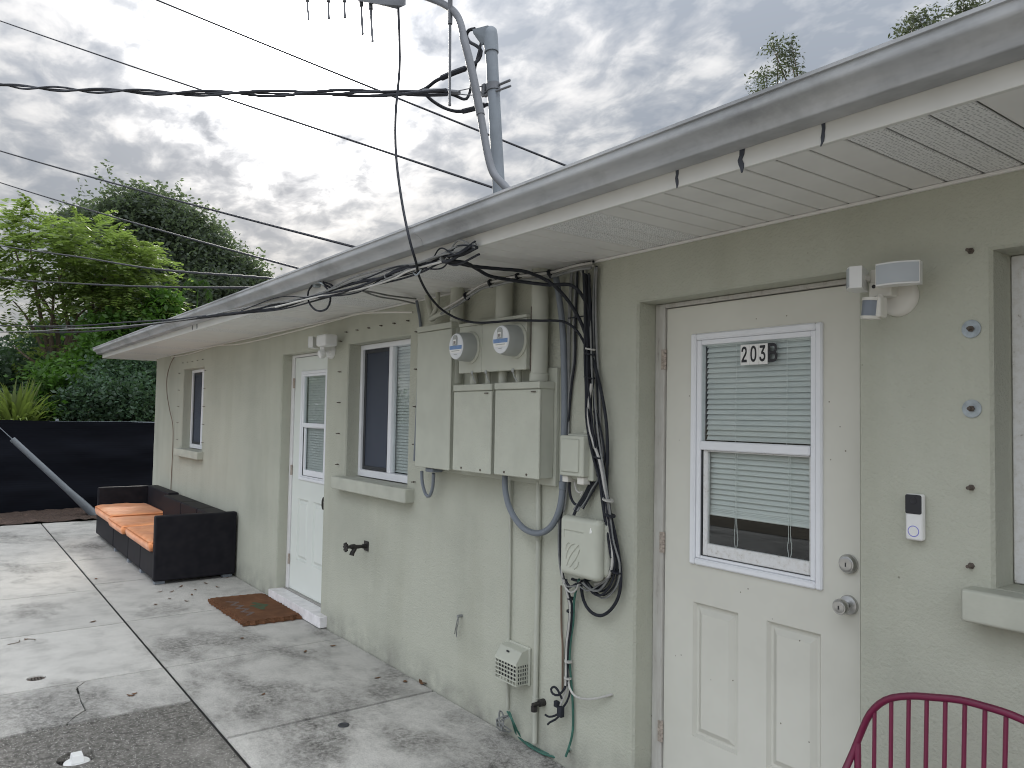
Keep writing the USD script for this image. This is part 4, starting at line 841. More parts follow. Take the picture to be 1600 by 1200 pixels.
part('balun_box', hull(*[(-3.703,-0.720,3.830),(-3.701,-0.720,3.798),(-3.288,-0.660,3.662),(-3.292,-0.660,3.616),(-3.365,-0.660,3.631),(-3.499,-0.700,3.701),(-3.846,-0.640,3.921),(-3.425,-0.580,3.750),(-3.423,-0.580,3.703),(-3.845,-0.640,3.891)]), 'antenna_metal', t)
for (pts) in ([(-4.366,-0.740,4.130),(-4.348,-0.740,4.021),(-4.333,-0.740,3.952)], [(-4.092,-0.720,4.009),(-4.081,-0.720,3.914),(-4.073,-0.720,3.859)], [(-3.892,-0.710,3.917),(-3.883,-0.710,3.841),(-3.875,-0.710,3.788)],
              [(-3.699,-0.700,3.821),(-3.686,-0.700,3.733),(-3.667,-0.700,3.615)], [(-3.603,-0.690,3.783),(-3.589,-0.690,3.662),(-3.567,-0.690,3.538)], [(-2.942,-0.610,3.552),(-2.934,-0.610,3.270),(-2.927,-0.610,3.022)]):
    part('rod', cat(tube(pts, 0.0062, 8, False), tube([pts[0], np.array(pts[0]) * 0.45 + np.array(pts[1]) * 0.55], 0.011, 8, False), lathe([(-0.006, 0.0075), (0.004, 0.0075)], pts[-1], axis=(0, 0, 1), n=8)), 'antenna_metal', t)
def cable(label, pts, r, mat_='cable_black', name='cable', cat_='cable', group=None, sides=7):
    return solo(name, tube(pts, r, sides), mat_, label, cat_, group)
cable('thin black aerial lead dropping from the aerial across the gutter to the boxes', [(-3.352,-0.660,3.639),(-3.330,-0.660,3.468),(-3.322,-0.660,3.305),(-3.312,-0.680,3.074),(-3.257,-0.700,2.850),(-3.151,-0.720,2.606),(-3.059,-0.725,2.410),(-3.076,-0.680,2.316),(-3.274,-0.550,2.294),(-3.448,-0.400,2.250),(-3.579,-0.250,2.205),(-3.566,-0.180,2.165),(-3.486,-0.160,2.135),(-3.350,-0.155,2.109),(-3.183,-0.150,2.098),(-3.046,-0.150,2.093),(-2.843,-0.130,2.076),(-2.747,-0.080,2.069),(-2.683,-0.060,2.035),(-2.635,-0.050,1.979),(-2.605,-0.045,1.913),(-2.595,-0.040,1.802)], 0.0062)

# service drop: three conductors twisted together
def twisted(a, b, sag, n, r, off, turns, ph):
    t_ = np.linspace(0, 1, n); p = np.array(a)[None] * (1 - t_[:, None]) + np.array(b)[None] * t_[:, None]
    p[:, 2] -= sag * 4 * t_ * (1 - t_); d = np.array(b) - np.array(a); d /= np.linalg.norm(d)
    u = np.cross(d, [0, 0, 1.0]); u /= np.linalg.norm(u); v = np.cross(u, d)
    an = ph + 2 * np.pi * turns * t_ + 0.7 * np.sin(9 * t_ + ph); return p + off * (np.cos(an)[:, None] * u + np.sin(an)[:, None] * v)
sd = thing('service_drop', 'twisted black service drop cable from the left sky to the mast', 'power line', (-3.456,-0.250,3.355))
A, B = np.array((-15.000,-3.876,6.684)), np.array((-3.486,-0.280,3.357))
for q in range(3):
    part('conductor', tube(twisted(B, A, 0.16, 260, 0, 0.017 if q else 0.006, 7.5, q * 2.6), 0.0092 if q else 0.007, 7, False), 'cable_black', sd)
part('upper_tail', tube([(-3.764,-0.300,3.445),(-3.696,-0.290,3.446),(-3.640,-0.270,3.469),(-3.589,-0.260,3.472),(-3.518,-0.230,3.484),(-3.444,-0.200,3.491),(-3.406,-0.180,3.504),(-3.405,-0.140,3.544),(-3.396,-0.130,3.589),(-3.426,-0.140,3.626),(-3.488,-0.150,3.672),(-3.516,-0.150,3.719),(-3.491,-0.150,3.737),(-3.449,-0.140,3.731)], 0.0095, 8), 'cable_black', sd)
part('tape_splice', tube([(-3.589,-0.260,3.472),(-3.518,-0.230,3.484),(-3.444,-0.200,3.491)], 0.0155, 8), 'cable_black', sd)
part('lower_tail', tube([(-3.728,-0.300,3.436),(-3.688,-0.260,3.379),(-3.614,-0.220,3.322),(-3.544,-0.180,3.292),(-3.477,-0.140,3.292),(-3.363,-0.100,3.295)], 0.0095, 8), 'cable_black', sd)
part('tape_splice', tube([(-3.507,-0.170,3.283),(-3.445,-0.140,3.286),(-3.385,-0.110,3.295)], 0.0145, 8), 'cable_black', sd)
part('middle_tail', tube([(-3.728,-0.300,3.436),(-3.586,-0.260,3.392),(-3.516,-0.220,3.362),(-3.450,-0.200,3.324),(-3.437,-0.180,3.343),(-3.423,-0.170,3.412),(-3.414,-0.150,3.527),(-3.395,-0.140,3.603),(-3.399,-0.130,3.661)], 0.008, 8), 'cable_black', sd)
part('dead_end_grip', cat(tube([(-3.714,-0.300,3.431),(-3.569,-0.270,3.391),(-3.465,-0.220,3.359)], 0.013, 8), tube([(-3.462,-0.230,3.366),(-3.404,-0.170,3.380),(-3.374,-0.120,3.394)], 0.003, 5), tube([(-3.462,-0.230,3.348),(-3.371,-0.170,3.328),(-3.360,-0.120,3.358)], 0.003, 5)), 'antenna_metal', sd)

# wires in the sky
def skywire(label, a, b, r, sag=0.05, ext0=0.0, ext1=0.0, grp=None):
    a, b = np.array(a), np.array(b); d = b - a; a2, b2 = a - d * ext0, b + d * ext1
    t_ = np.linspace(0, 1, 60); p = a2 + (b2 - a2) * t_[:, None]; p[:, 2] -= sag * 4 * t_ * (1 - t_)
    solo('overhead_wire', tube(p, r, 6, False), 'cable_black', label, 'overhead wire')
skywire('thin overhead wire crossing above the twisted service drop, topmost at left', (-20.000,-1.697,10.100), (-6.637,2.200,4.098), 0.014, 0.06, 0.35, 0.6)
skywire('faint overhead wire fading into the bright cloud behind the mast', (-16.000,0.748,9.637), (-8.640,5.000,5.396), 0.017, 0.05, 0.5, 0.6)
skywire('thicker overhead wire passing behind the roof left of the aerial lead', (-20.000,-1.588,7.256), (-7.537,1.200,3.431), 0.016, 0.08, 0.35, 0.35)
skywire('overhead wire crossing the dark tree and reaching the roof edge', (-20.000,-1.562,6.569), (-7.489,0.600,3.116), 0.0125, 0.09, 0.35, 0.4)
def wire_to_eave(label, pts, r): return cable(label, pts, r, 'cable_black', 'overhead_wire', 'overhead wire')
wire_to_eave('upper of two slack wires ending at the fascia clamp', [(-24.061,-3.303,5.931),(-13.354,-1.804,3.963),(-9.557,-1.272,3.280),(-7.263,-0.951,2.856),(-5.328,-0.680,2.554),(-4.713,-0.594,2.456),(-4.436,-0.620,2.409)], 0.0085)
wire_to_eave('lower of two slack wires ending at the fascia clamp', [(-23.732,-3.256,5.030),(-13.259,-1.790,3.484),(-9.515,-1.266,2.980),(-7.247,-0.949,2.697),(-5.323,-0.679,2.482),(-4.712,-0.594,2.436),(-4.436,-0.620,2.405)], 0.0085)
t = thing('cable_clamp', 'small metal cable clamp on the fascia with a wire loop below', 'clamp', (-4.386,-0.620,2.399))
part('hook', cat(tube([(-4.494,-0.605,2.418),(-4.337,-0.640,2.398),(-4.259,-0.640,2.376),(-4.259,-0.620,2.360)], 0.006, 6), rbx(*[v for ab in zip(np.array((-4.410,-0.610,2.395)) - 0.02, np.array((-4.410,-0.610,2.395)) + 0.02) for v in ab], 0.006)), 'zinc', t)
part('wire_loop', tube([(-4.423,-0.625,2.399),(-4.488,-0.630,2.360),(-4.471,-0.635,2.298),(-4.375,-0.640,2.241),(-4.276,-0.640,2.216),(-4.174,-0.640,2.221),(-4.132,-0.640,2.260),(-4.144,-0.640,2.306),(-4.235,-0.630,2.359)], 0.006, 6), 'cable_black', t)
part('tail', cat(tube([(-4.284,-0.630,2.380),(-4.222,-0.620,2.359),(-4.170,-0.610,2.335)], 0.006, 6), tube([(-4.265,-0.630,2.386),(-4.185,-0.620,2.365),(-4.162,-0.610,2.345)], 0.006, 6)), 'cable_black', t)

hb = thing('cable_bundle', 'black cable bundle running from the left along the eave', 'cable bundle', (-3.809,-0.620,2.331))
far = lambda dy, dz: None
base = [(-21.552,-3.118,3.220),(-12.684,-1.788,2.644),(-9.498,-1.310,2.450),(-7.929,-1.074,2.383),(-6.480,-0.857,2.343),(-5.493,-0.709,2.326),(-4.952,-0.628,2.323),(-4.295,-0.635,2.313),(-3.798,-0.625,2.318),(-3.373,-0.620,2.315),(-3.122,-0.620,2.316),(-2.959,-0.615,2.322),(-2.804,-0.612,2.326),(-2.681,-0.605,2.335)]
base2 = [(-21.625,-3.129,3.437),(-12.705,-1.791,2.751),(-9.506,-1.311,2.513),(-7.932,-1.075,2.413),(-6.481,-0.857,2.353),(-5.493,-0.709,2.331),(-4.952,-0.628,2.327),(-4.270,-0.645,2.298),(-3.776,-0.635,2.301),(-3.354,-0.630,2.311),(-3.104,-0.630,2.306),(-2.950,-0.620,2.311),(-2.840,-0.615,2.303),(-2.690,-0.605,2.331)]
for q, (b_, r_, m_) in enumerate(((base, 0.0082, 'cable_black'), (base2, 0.0066, 'cable_black'), (base, 0.0048, 'cable_grey'), (base2, 0.005, 'cable_black'))):
    o = [np.array((0, 0, 0)), np.array((0, -0.006, 0.004)), np.array((0, -0.012, 0.014)), np.array((0, 0.008, -0.018))][q]
    wob = np.array([[0, 0.006 * math.sin(1.3 * i + q), 0.012 * math.sin(1.9 * i + 2 * q)] for i in range(len(b_))])
    part('strand', tube(np.array(b_) + o + wob, r_, 7), m_, hb)
for q in range(5):
    rr_ = np.random.default_rng(200 + q); b_ = np.array(base[5 + q % 3:]); wob = rr_.normal(0, 1, (len(b_), 3)) * [0.01, 0.010, 0.022]; wob[0] *= 0.3; wob[-1] *= 0.3
    part('strand', tube(b_ + wob - [0, 0.012, 0.0], [0.0045, 0.0038, 0.005, 0.0036, 0.004][q], 6), ['cable_black', 'cable_black', 'cable_grey', 'cable_black', 'cable_grey'][q], hb)
part('pale_strand', tube(np.array([(-4.808,-0.720,2.286),(-4.234,-0.660,2.296),(-3.764,-0.640,2.281),(-3.401,-0.640,2.285),(-3.217,-0.635,2.304),(-2.933,-0.630,2.304)]), 0.0055, 6), 'cable_white', hb)
for c in ((-4.283,-0.640,2.304), (-3.455,-0.630,2.309), (-3.143,-0.625,2.316), (-2.939,-0.620,2.318)):
    part('cable_tie', cat(lathe([(-0.004, 0.016), (0.004, 0.016)], c, axis=(0.96, 0.02, 0.1), n=10)), 'cable_grey', hb)
part('eave_hook', tube([(-3.218,-0.600,2.324),(-3.206,-0.620,2.301),(-3.163,-0.630,2.275),(-3.127,-0.630,2.286),(-3.122,-0.620,2.313)], 0.004, 6), 'zinc', hb)
cable('black cable swooping under the soffit and past the big pipe to the bundle', [(-2.967,-0.610,2.315),(-2.910,-0.560,2.304),(-2.901,-0.480,2.299),(-2.868,-0.360,2.298),(-2.816,-0.270,2.293),(-2.794,-0.200,2.278),(-2.754,-0.140,2.241),(-2.706,-0.090,2.172),(-2.648,-0.060,2.074),(-2.610,-0.045,1.978),(-2.601,-0.040,1.890)], 0.0085)
cable('black cable dipping under the soffit, then arching over into the wall bundle', [(-2.967,-0.610,2.318),(-2.873,-0.550,2.303),(-2.919,-0.450,2.294),(-2.945,-0.360,2.276),(-2.928,-0.260,2.268),(-2.845,-0.190,2.250),(-2.763,-0.140,2.236),(-2.709,-0.100,2.237),(-2.678,-0.080,2.229),(-2.646,-0.060,2.195),(-2.612,-0.050,2.139),(-2.602,-0.042,2.066),(-2.598,-0.040,1.948)], 0.0085)
cable('thin grey wire from the eave bundle to the conduit left of the tall panel', [(-3.807,-0.620,2.289),(-3.918,-0.450,2.282),(-3.972,-0.300,2.286),(-4.207,-0.050,2.314)], 0.005, 'cable_grey')
cable('second thin grey wire sagging from the eave to the conduit left of the tall panel', [(-3.929,-0.620,2.304),(-3.897,-0.500,2.299),(-3.976,-0.340,2.304),(-4.192,-0.050,2.341)], 0.005, 'cable_grey')
cable('cream wire tacked along the joint of wall and soffit toward the far corner', [(-10.653,-0.020,2.310),(-9.628,-0.022,2.303),(-8.702,-0.020,2.330),(-7.804,-0.050,2.290),(-7.116,-0.025,2.295),(-6.418,-0.040,2.300),(-5.751,-0.030,2.316),(-5.263,-0.060,2.318),(-4.994,-0.050,2.326),(-4.542,-0.090,2.287),(-4.265,-0.030,2.266)], 0.0065, 'plastic_cream')
cable('thin dark wire hanging loose down the wall left of the far window', [(-10.519,-0.012,2.320),(-10.662,-0.030,2.210),(-10.768,-0.040,2.046),(-10.735,-0.040,1.836),(-10.608,-0.030,1.628),(-10.451,-0.020,1.426),(-10.444,-0.012,1.141),(-10.462,-0.012,0.816),(-10.465,-0.012,0.613)], 0.005, 'cable_brown')

# pale flat cables strung along the soffit behind the big pipes
wb = thing('cable_bundle', 'pale cable bundle tied along the soffit above the meters', 'cable bundle', (-3.218,-0.150,2.310))
for q in range(4):
    b_ = np.array([(-3.700,-0.160,2.205),(-3.580,-0.160,2.228),(-3.475,-0.170,2.244),(-3.361,-0.180,2.271),(-3.261,-0.180,2.292),(-3.147,-0.180,2.293),(-3.025,-0.170,2.298),(-2.897,-0.150,2.295),(-2.801,-0.110,2.296),(-2.720,-0.080,2.310),(-2.653,-0.060,2.318),(-2.588,-0.040,2.320)])
    b_[:, 2] += [0.006, -0.006, -0.016, 0.014][q]; b_[:, 1] += [0, 0.01, -0.004, 0.012][q]
    part('strand', tube(b_, [0.0065, 0.006, 0.007, 0.005][q], 6), ['cable_white', 'cable_white', 'cable_grey', 'cable_black'][q], wb)
for c in ((-3.423,-0.175,2.255), (-3.192,-0.180,2.293), (-2.986,-0.160,2.300), (-2.801,-0.110,2.296)):
    part('cable_tie', lathe([(-0.004, 0.023), (0.004, 0.023)], c, axis=(0.95, 0.2, 0.3), n=10), 'cable_black', wb)

# main drop of cables beside the door
mbn = thing('cable_bundle', 'thick bundle of black, grey and white cables down the wall beside the door', 'cable bundle', (-2.598,-0.030,1.628))
def bundle(parent, pts, specs, seed, amp=0.006):
    r = np.random.default_rng(seed); P_ = np.array(pts)
    for (dx, dy, rad, m_) in specs:
        o = np.cumsum(r.normal(0, amp, (len(P_), 3)), 0) * 0.5; o -= o.mean(0)
        q = P_ + np.stack([dx + o[:, 0], dy + np.minimum(o[:, 1], 0.006) * 0.6, o[:, 2]], 1); q[:, 1] = np.minimum(q[:, 1], -rad - 0.002)
        part('strand', tube(q, rad, 7), m_, parent)
trunk = [(-2.619,-0.035,2.275),(-2.610,-0.035,2.067),(-2.607,-0.035,1.890),(-2.601,-0.034,1.744),(-2.594,-0.034,1.628),(-2.575,-0.034,1.527),(-2.543,-0.034,1.428),(-2.509,-0.034,1.345),(-2.486,-0.034,1.249),(-2.463,-0.036,1.168),(-2.441,-0.040,1.088),(-2.423,-0.045,1.022)]
bundle(mbn, trunk, [(0.0, -0.012, 0.0075, 'cable_black'), (-0.010, -0.004, 0.007, 'cable_black'), (0.010, -0.004, 0.007, 'cable_black'), (0.004, -0.022, 0.0065, 'cable_black')], 3, 0.004)
bundle(mbn, [(-2.565,-0.055,1.772),(-2.584,-0.055,1.657),(-2.574,-0.055,1.576),(-2.543,-0.055,1.500),(-2.504,-0.055,1.425),(-2.474,-0.055,1.321),(-2.452,-0.055,1.212),(-2.431,-0.058,1.132),(-2.412,-0.060,1.053),(-2.418,-0.060,0.970),(-2.467,-0.050,0.911),(-2.539,-0.040,0.885)], [(0, 0, 0.0068, 'cable_white')], 5, 0.001)
bundle(mbn, [(-2.588,-0.020,2.308),(-2.594,-0.020,2.155),(-2.586,-0.020,1.949),(-2.571,-0.018,1.773),(-2.561,-0.018,1.657),(-2.559,-0.018,1.542),(-2.553,-0.018,1.456),(-2.572,-0.018,1.369),(-2.620,-0.020,1.284),(-2.651,-0.030,1.238),(-2.660,-0.060,1.195)], [(0, 0, 0.006, 'cable_grey'), (0.008, 0, 0.006, 'cable_black'), (0.016, 0, 0.0055, 'cable_grey')], 8, 0.004)
bundle(mbn, [(-2.586,-0.030,1.890),(-2.551,-0.030,1.807),(-2.515,-0.030,1.700),(-2.489,-0.030,1.587),(-2.482,-0.030,1.460),(-2.484,-0.030,1.319),(-2.460,-0.032,1.210),(-2.424,-0.034,1.117),(-2.399,-0.034,1.025),(-2.386,-0.034,0.945),(-2.398,-0.032,0.861),(-2.446,-0.030,0.791),(-2.516,-0.028,0.748),(-2.583,-0.028,0.754),(-2.624,-0.030,0.794),(-2.626,-0.045,0.861)], [(0, 0, 0.0075, 'cable_black')], 9, 0.001)
bundle(mbn, [(-2.428,-0.040,1.021),(-2.435,-0.040,0.959),(-2.466,-0.040,0.904),(-2.514,-0.040,0.862),(-2.567,-0.045,0.864),(-2.593,-0.060,0.889)], [(0, 0, 0.007, 'cable_black'), (0.006, -0.01, 0.006, 'cable_grey'), (-0.006, 0.0, 0.006, 'cable_black')], 12, 0.003)
bundle(mbn, [(-2.414,-0.050,1.051),(-2.429,-0.050,0.967),(-2.493,-0.045,0.919),(-2.560,-0.040,0.899),(-2.640,-0.045,0.879),(-2.687,-0.050,0.880)], [(0, 0, 0.0065, 'cable_black')], 14, 0.003)
for c in ((-2.592,-0.045,1.910), (-2.593,-0.040,1.933), (-2.590,-0.045,1.802), (-2.525,-0.048,1.447), (-2.454,-0.050,1.264), (-2.441,-0.050,1.199), (-2.402,-0.045,0.963)):
    part('cable_tie', lathe([(-0.0035, 0.026), (0.0035, 0.026)], c, axis=(0.25, 0, 1), n=10), 'cable_white' if abs(c[2] - (-2.592,-0.045,1.933)[2]) < 0.02 or abs(c[2] - (-2.454,-0.050,1.264)[2]) < 0.005 else 'cable_black', mbn)
part('wall_strap', bx((-2.767,-0.020,2.119)[0], (-2.593,-0.020,2.102)[0], -0.026, -0.02, 2.088, 2.093), 'cable_black', mbn)
bundle(mbn, [(-2.647,-0.030,2.294),(-2.631,-0.030,2.158),(-2.607,-0.040,1.978),(-2.584,-0.050,1.801),(-2.564,-0.050,1.657),(-2.536,-0.050,1.514),(-2.492,-0.050,1.375),(-2.457,-0.050,1.239),(-2.418,-0.055,1.106),(-2.398,-0.050,0.999),(-2.413,-0.045,0.909),(-2.477,-0.040,0.847),(-2.538,-0.040,0.849),(-2.580,-0.060,0.891)],
       [(0.0, -0.010, 0.0048, 'cable_black'), (0.012, 0.004, 0.0044, 'cable_grey'), (-0.012, 0.0, 0.0046, 'cable_black'), (0.006, 0.006, 0.0042, 'cable_black')], 51, 0.009)
bundle(mbn, [(-2.573,-0.030,1.657),(-2.537,-0.030,1.543),(-2.527,-0.030,1.443),(-2.560,-0.025,1.355),(-2.597,-0.025,1.295),(-2.629,-0.030,1.243),(-2.641,-0.050,1.205)],
       [(0.0, 0, 0.0046, 'cable_black'), (0.014, 0, 0.0042, 'cable_grey'), (0.024, 0, 0.0042, 'cable_black')], 52, 0.007)
bundle(mbn, [(-2.727,-0.050,0.873),(-2.699,-0.050,0.840),(-2.634,-0.050,0.869),(-2.575,-0.045,0.851),(-2.492,-0.045,0.886),(-2.433,-0.045,0.946)],
       [(0.0, 0, 0.0045, 'cable_black'), (0.004, 0, 0.0045, 'cable_black'), (0.0, -0.01, 0.004, 'cable_grey')], 53, 0.012)
# thin grey wires behind the junction box
gw = thing('cable_bundle', 'thin grey wires running straight from the soffit to behind the junction box', 'cable bundle', (-2.753,-0.012,1.899))
bundle(gw, [(-2.721,-0.020,2.306),(-2.733,-0.012,2.232),(-2.739,-0.012,2.081),(-2.739,-0.012,1.898),(-2.760,-0.012,1.778),(-2.775,-0.012,1.657),(-2.784,-0.014,1.505),(-2.782,-0.020,1.324),(-2.802,-0.020,1.201),(-2.803,-0.030,1.136),(-2.817,-0.020,1.019),(-2.805,-0.020,0.915),(-2.768,-0.030,0.848)], [(0, 0, 0.0055, 'cable_grey'), (0.012, 0, 0.0055, 'cable_black')], 21, 0.001)
bundle(gw, [(-2.744,-0.020,2.309),(-2.761,-0.012,2.236),(-2.770,-0.012,2.022),(-2.769,-0.012,1.778),(-2.765,-0.014,1.506),(-2.765,-0.018,1.295),(-2.783,-0.020,1.173)], [(0, 0, 0.005, 'cable_grey'), (-0.01, 0, 0.005, 'cable_grey')], 22, 0.001)
bundle(gw, [(-2.687,-0.030,2.300),(-2.666,-0.020,2.253),(-2.648,-0.014,2.162),(-2.639,-0.012,2.012),(-2.630,-0.012,1.775)], [(0.012, 0, 0.004, 'cable_white'), (0.02, 0, 0.004, 'cable_grey')], 23, 0.001)
cable('loose black loop hanging under the junction box', [(-2.710,-0.050,1.325),(-2.715,-0.045,1.277),(-2.702,-0.040,1.236),(-2.670,-0.040,1.219),(-2.641,-0.035,1.233),(-2.613,-0.030,1.279),(-2.585,-0.025,1.333),(-2.566,-0.020,1.398)], 0.0065)
cable('short white pigtail wire under the junction box', [(-2.674,-0.050,1.322),(-2.665,-0.050,1.290),(-2.648,-0.045,1.277),(-2.628,-0.040,1.284),(-2.639,-0.045,1.266)], 0.0035, 'cable_white')
cable('short black wire entering the top of the telecom box', [(-2.567,-0.030,1.364),(-2.621,-0.030,1.279),(-2.650,-0.050,1.219),(-2.657,-0.070,1.173)], 0.0075)
cable('white loop of wire under the telecom box', [(-2.756,-0.050,0.924),(-2.744,-0.055,0.870),(-2.710,-0.060,0.833),(-2.674,-0.060,0.823),(-2.639,-0.060,0.846),(-2.624,-0.055,0.892)], 0.0045, 'cable_white')

# tail below the telecom box
lb = thing('cable_bundle', 'loose tail of black, white and green wires below the telecom box', 'cable bundle', (-2.729,-0.020,0.619))
bundle(lb, [(-2.727,-0.050,0.873),(-2.719,-0.040,0.814),(-2.707,-0.030,0.757),(-2.719,-0.022,0.666),(-2.737,-0.020,0.573),(-2.740,-0.020,0.499),(-2.736,-0.022,0.419),(-2.736,-0.025,0.385)], [(0, 0, 0.006, 'cable_black'), (0.008, -0.006, 0.0055, 'cable_black'), (-0.006, -0.006, 0.0055, 'cable_black'), (0.004, -0.014, 0.005, 'cable_white')], 31, 0.002)
part('strand', tube([(-2.623,-0.060,0.892),(-2.647,-0.050,0.858),(-2.690,-0.030,0.775),(-2.704,-0.020,0.684),(-2.722,-0.018,0.591),(-2.729,-0.018,0.502),(-2.722,-0.014,0.415),(-2.709,-0.012,0.303),(-2.706,-0.012,0.188),(-2.718,-0.020,0.114),(-2.732,-0.030,0.062)], 0.0058, 7), 'cable_green', lb)
part('strand', tube([(-2.736,-0.025,0.390),(-2.739,-0.030,0.350),(-2.759,-0.035,0.304),(-2.772,-0.035,0.277)], 0.0055, 7), 'cable_white', lb)
part('strand', tube([(-2.737,-0.025,0.414),(-2.736,-0.040,0.370),(-2.769,-0.050,0.333),(-2.807,-0.050,0.328),(-2.827,-0.045,0.342),(-2.810,-0.040,0.357),(-2.776,-0.045,0.351),(-2.753,-0.040,0.318)], 0.0055, 7), 'cable_black', lb)
part('strand', tube([(-2.757,-0.040,0.259),(-2.792,-0.045,0.232),(-2.832,-0.050,0.214),(-2.861,-0.050,0.214)], 0.005, 7), 'cable_black', lb)
part('strand', tube([(-2.756,-0.040,0.250),(-2.791,-0.045,0.214),(-2.822,-0.050,0.193),(-2.841,-0.050,0.176)], 0.005, 7), 'cable_black', lb)
part('strand', tube([(-2.733,-0.020,0.396),(-2.719,-0.020,0.360),(-2.729,-0.030,0.312),(-2.754,-0.035,0.276)], 0.005, 7), 'cable_black', lb)
part('splitter', cat(rbx(*[v for ab in zip(np.array((-2.761,-0.040,0.258)) - [0.016, 0.012, 0.024], np.array((-2.761,-0.040,0.258)) + [0.016, 0.012, 0.024]) for v in ab], 0.005), rbx(*[v for ab in zip(np.array((-2.784,-0.045,0.287)) - [0.013, 0.010, 0.014], np.array((-2.784,-0.045,0.287)) + [0.013, 0.010, 0.014]) for v in ab], 0.004)), 'cable_black', lb)
for c in ((-2.707,-0.035,0.787), (-2.715,-0.030,0.726), (-2.730,-0.025,0.494), (-2.732,-0.025,0.418)):
    part('cable_tie', lathe([(-0.004, 0.019), (0.004, 0.019)], c, axis=(0.1, 0, 1), n=9), 'cable_white' if c[2] < 0.5 else 'cable_black', lb)
cable('white wire curving right to a small hole in the wall', [(-2.728,-0.025,0.410),(-2.712,-0.030,0.378),(-2.676,-0.030,0.354),(-2.615,-0.030,0.358),(-2.542,-0.020,0.380),(-2.459,-0.004,0.419)], 0.0052, 'cable_white')
cable('thin brown wire down the wall left of the loose tail', [(-2.803,-0.012,0.825),(-2.803,-0.010,0.720),(-2.798,-0.010,0.616),(-2.789,-0.010,0.544),(-2.786,-0.010,0.397),(-2.785,-0.010,0.344)], 0.005, 'cable_brown')
cable('green wire trailing along the paving at the foot of the wall', [(-3.187,-0.030,0.122),(-3.128,-0.045,0.103),(-3.149,0.005,0.012),(-3.009,-0.022,0.010),(-2.903,-0.019,0.010),(-2.832,0.013,0.010),(-2.809,0.037,0.012)], 0.0055, 'cable_green')
cable('second green wire lying beside the first at the wall foot', [(-3.171,-0.030,0.127),(-3.118,-0.040,0.089),(-3.112,0.005,0.012),(-2.965,-0.009,0.010),(-2.867,0.010,0.010),(-2.813,0.048,0.020),(-2.706,-0.030,0.106)], 0.0045, 'cable_green')
c = np.array((-3.200,-0.020,0.097))
cable('tangle of dead wire ends round the pipe foot', [c + [0.04 * math.cos(1.7 * i) * (1 + 0.3 * math.sin(i)), -0.03 - 0.028 * math.sin(2.3 * i + 1), -0.03 + 0.045 * math.sin(1.1 * i)] for i in range(22)], 0.0035, 'cable_grey')
c = np.array((-2.933,0.000,0.241))
solo('pipe_stub', cat(lathe([(0, 0.018), (0.03, 0.017), (0.032, 0.010), (0.07, 0.010)], c, n=12), lathe([(-0.005, 0.016), (0.02, 0.016)], c + [0.0, -0.06, -0.012], axis=(0, 0, -1), n=8)), 'brass_dark', 'small dark capped pipe stub beside the loose wire tail', 'pipe stub')

# ================================================================== SOFA, CUSHIONS, MAT, CHAIR
def wick(x0, x1, y0, y1, z0, z1): return rbx(x0, x1, y0, y1, z0, z1, 0.016, 2)
sxA, sxB, sxC, sxD = -11.10, -9.90, -9.02, -7.72
t = thing('corner_seat', 'dark woven corner seat unit at the far end of the sofa', 'outdoor sofa', (-10.5, -0.38, 0))
part('base', wick(sxA, sxB, -0.75, -0.04, 0.035, 0.285), 'wicker', t)
part('arm', wick(sxA, sxA + 0.08, -0.75, -0.04, 0.2851, 0.622), 'wicker', t)
part('backrest', wick(sxA + 0.081, sxB - 0.02, -0.17, -0.04, 0.2851, 0.628), 'wicker', t)
for xx in (sxA + 0.06, sxB - 0.10):
    for yy in (-0.71, -0.10): part('foot', bx(xx, xx + 0.07, yy, yy + 0.05, 0.0005, 0.0345, 0.002), 'conduit_grey', t)
t = thing('sofa', 'dark woven outdoor sofa unit with tall near side panel', 'outdoor sofa', (-8.7, -0.38, 0))
part('base', wick(sxB + 0.03, sxC, -0.75, -0.04, 0.035, 0.285), 'wicker', t)
part('base', wick(sxC + 0.006, -8.40, -0.75, -0.04, 0.035, 0.285), 'wicker', t)
part('base', wick(-8.394, sxD - 0.081, -0.75, -0.04, 0.035, 0.285), 'wicker', t)
part('arm', wick(sxD - 0.08, sxD, -0.762, -0.015, 0.03, 0.635), 'wicker', t)
for a, b in ((sxB + 0.05, sxC - 0.003), (sxC + 0.003, -8.36), (-8.354, sxD - 0.082)):
    part('backrest', wick(a, b, -0.235, -0.04, 0.2851, 0.612), 'wicker', t)
for xx in (sxB + 0.06, sxC - 0.05, -8.43, sxD - 0.10):
    for yy in (-0.745, -0.13): part('foot', bx(xx, xx + 0.075, yy, yy + 0.09, 0.0005, 0.0345 if xx < -8 else 0.0295, 0.002), 'conduit_grey', t)
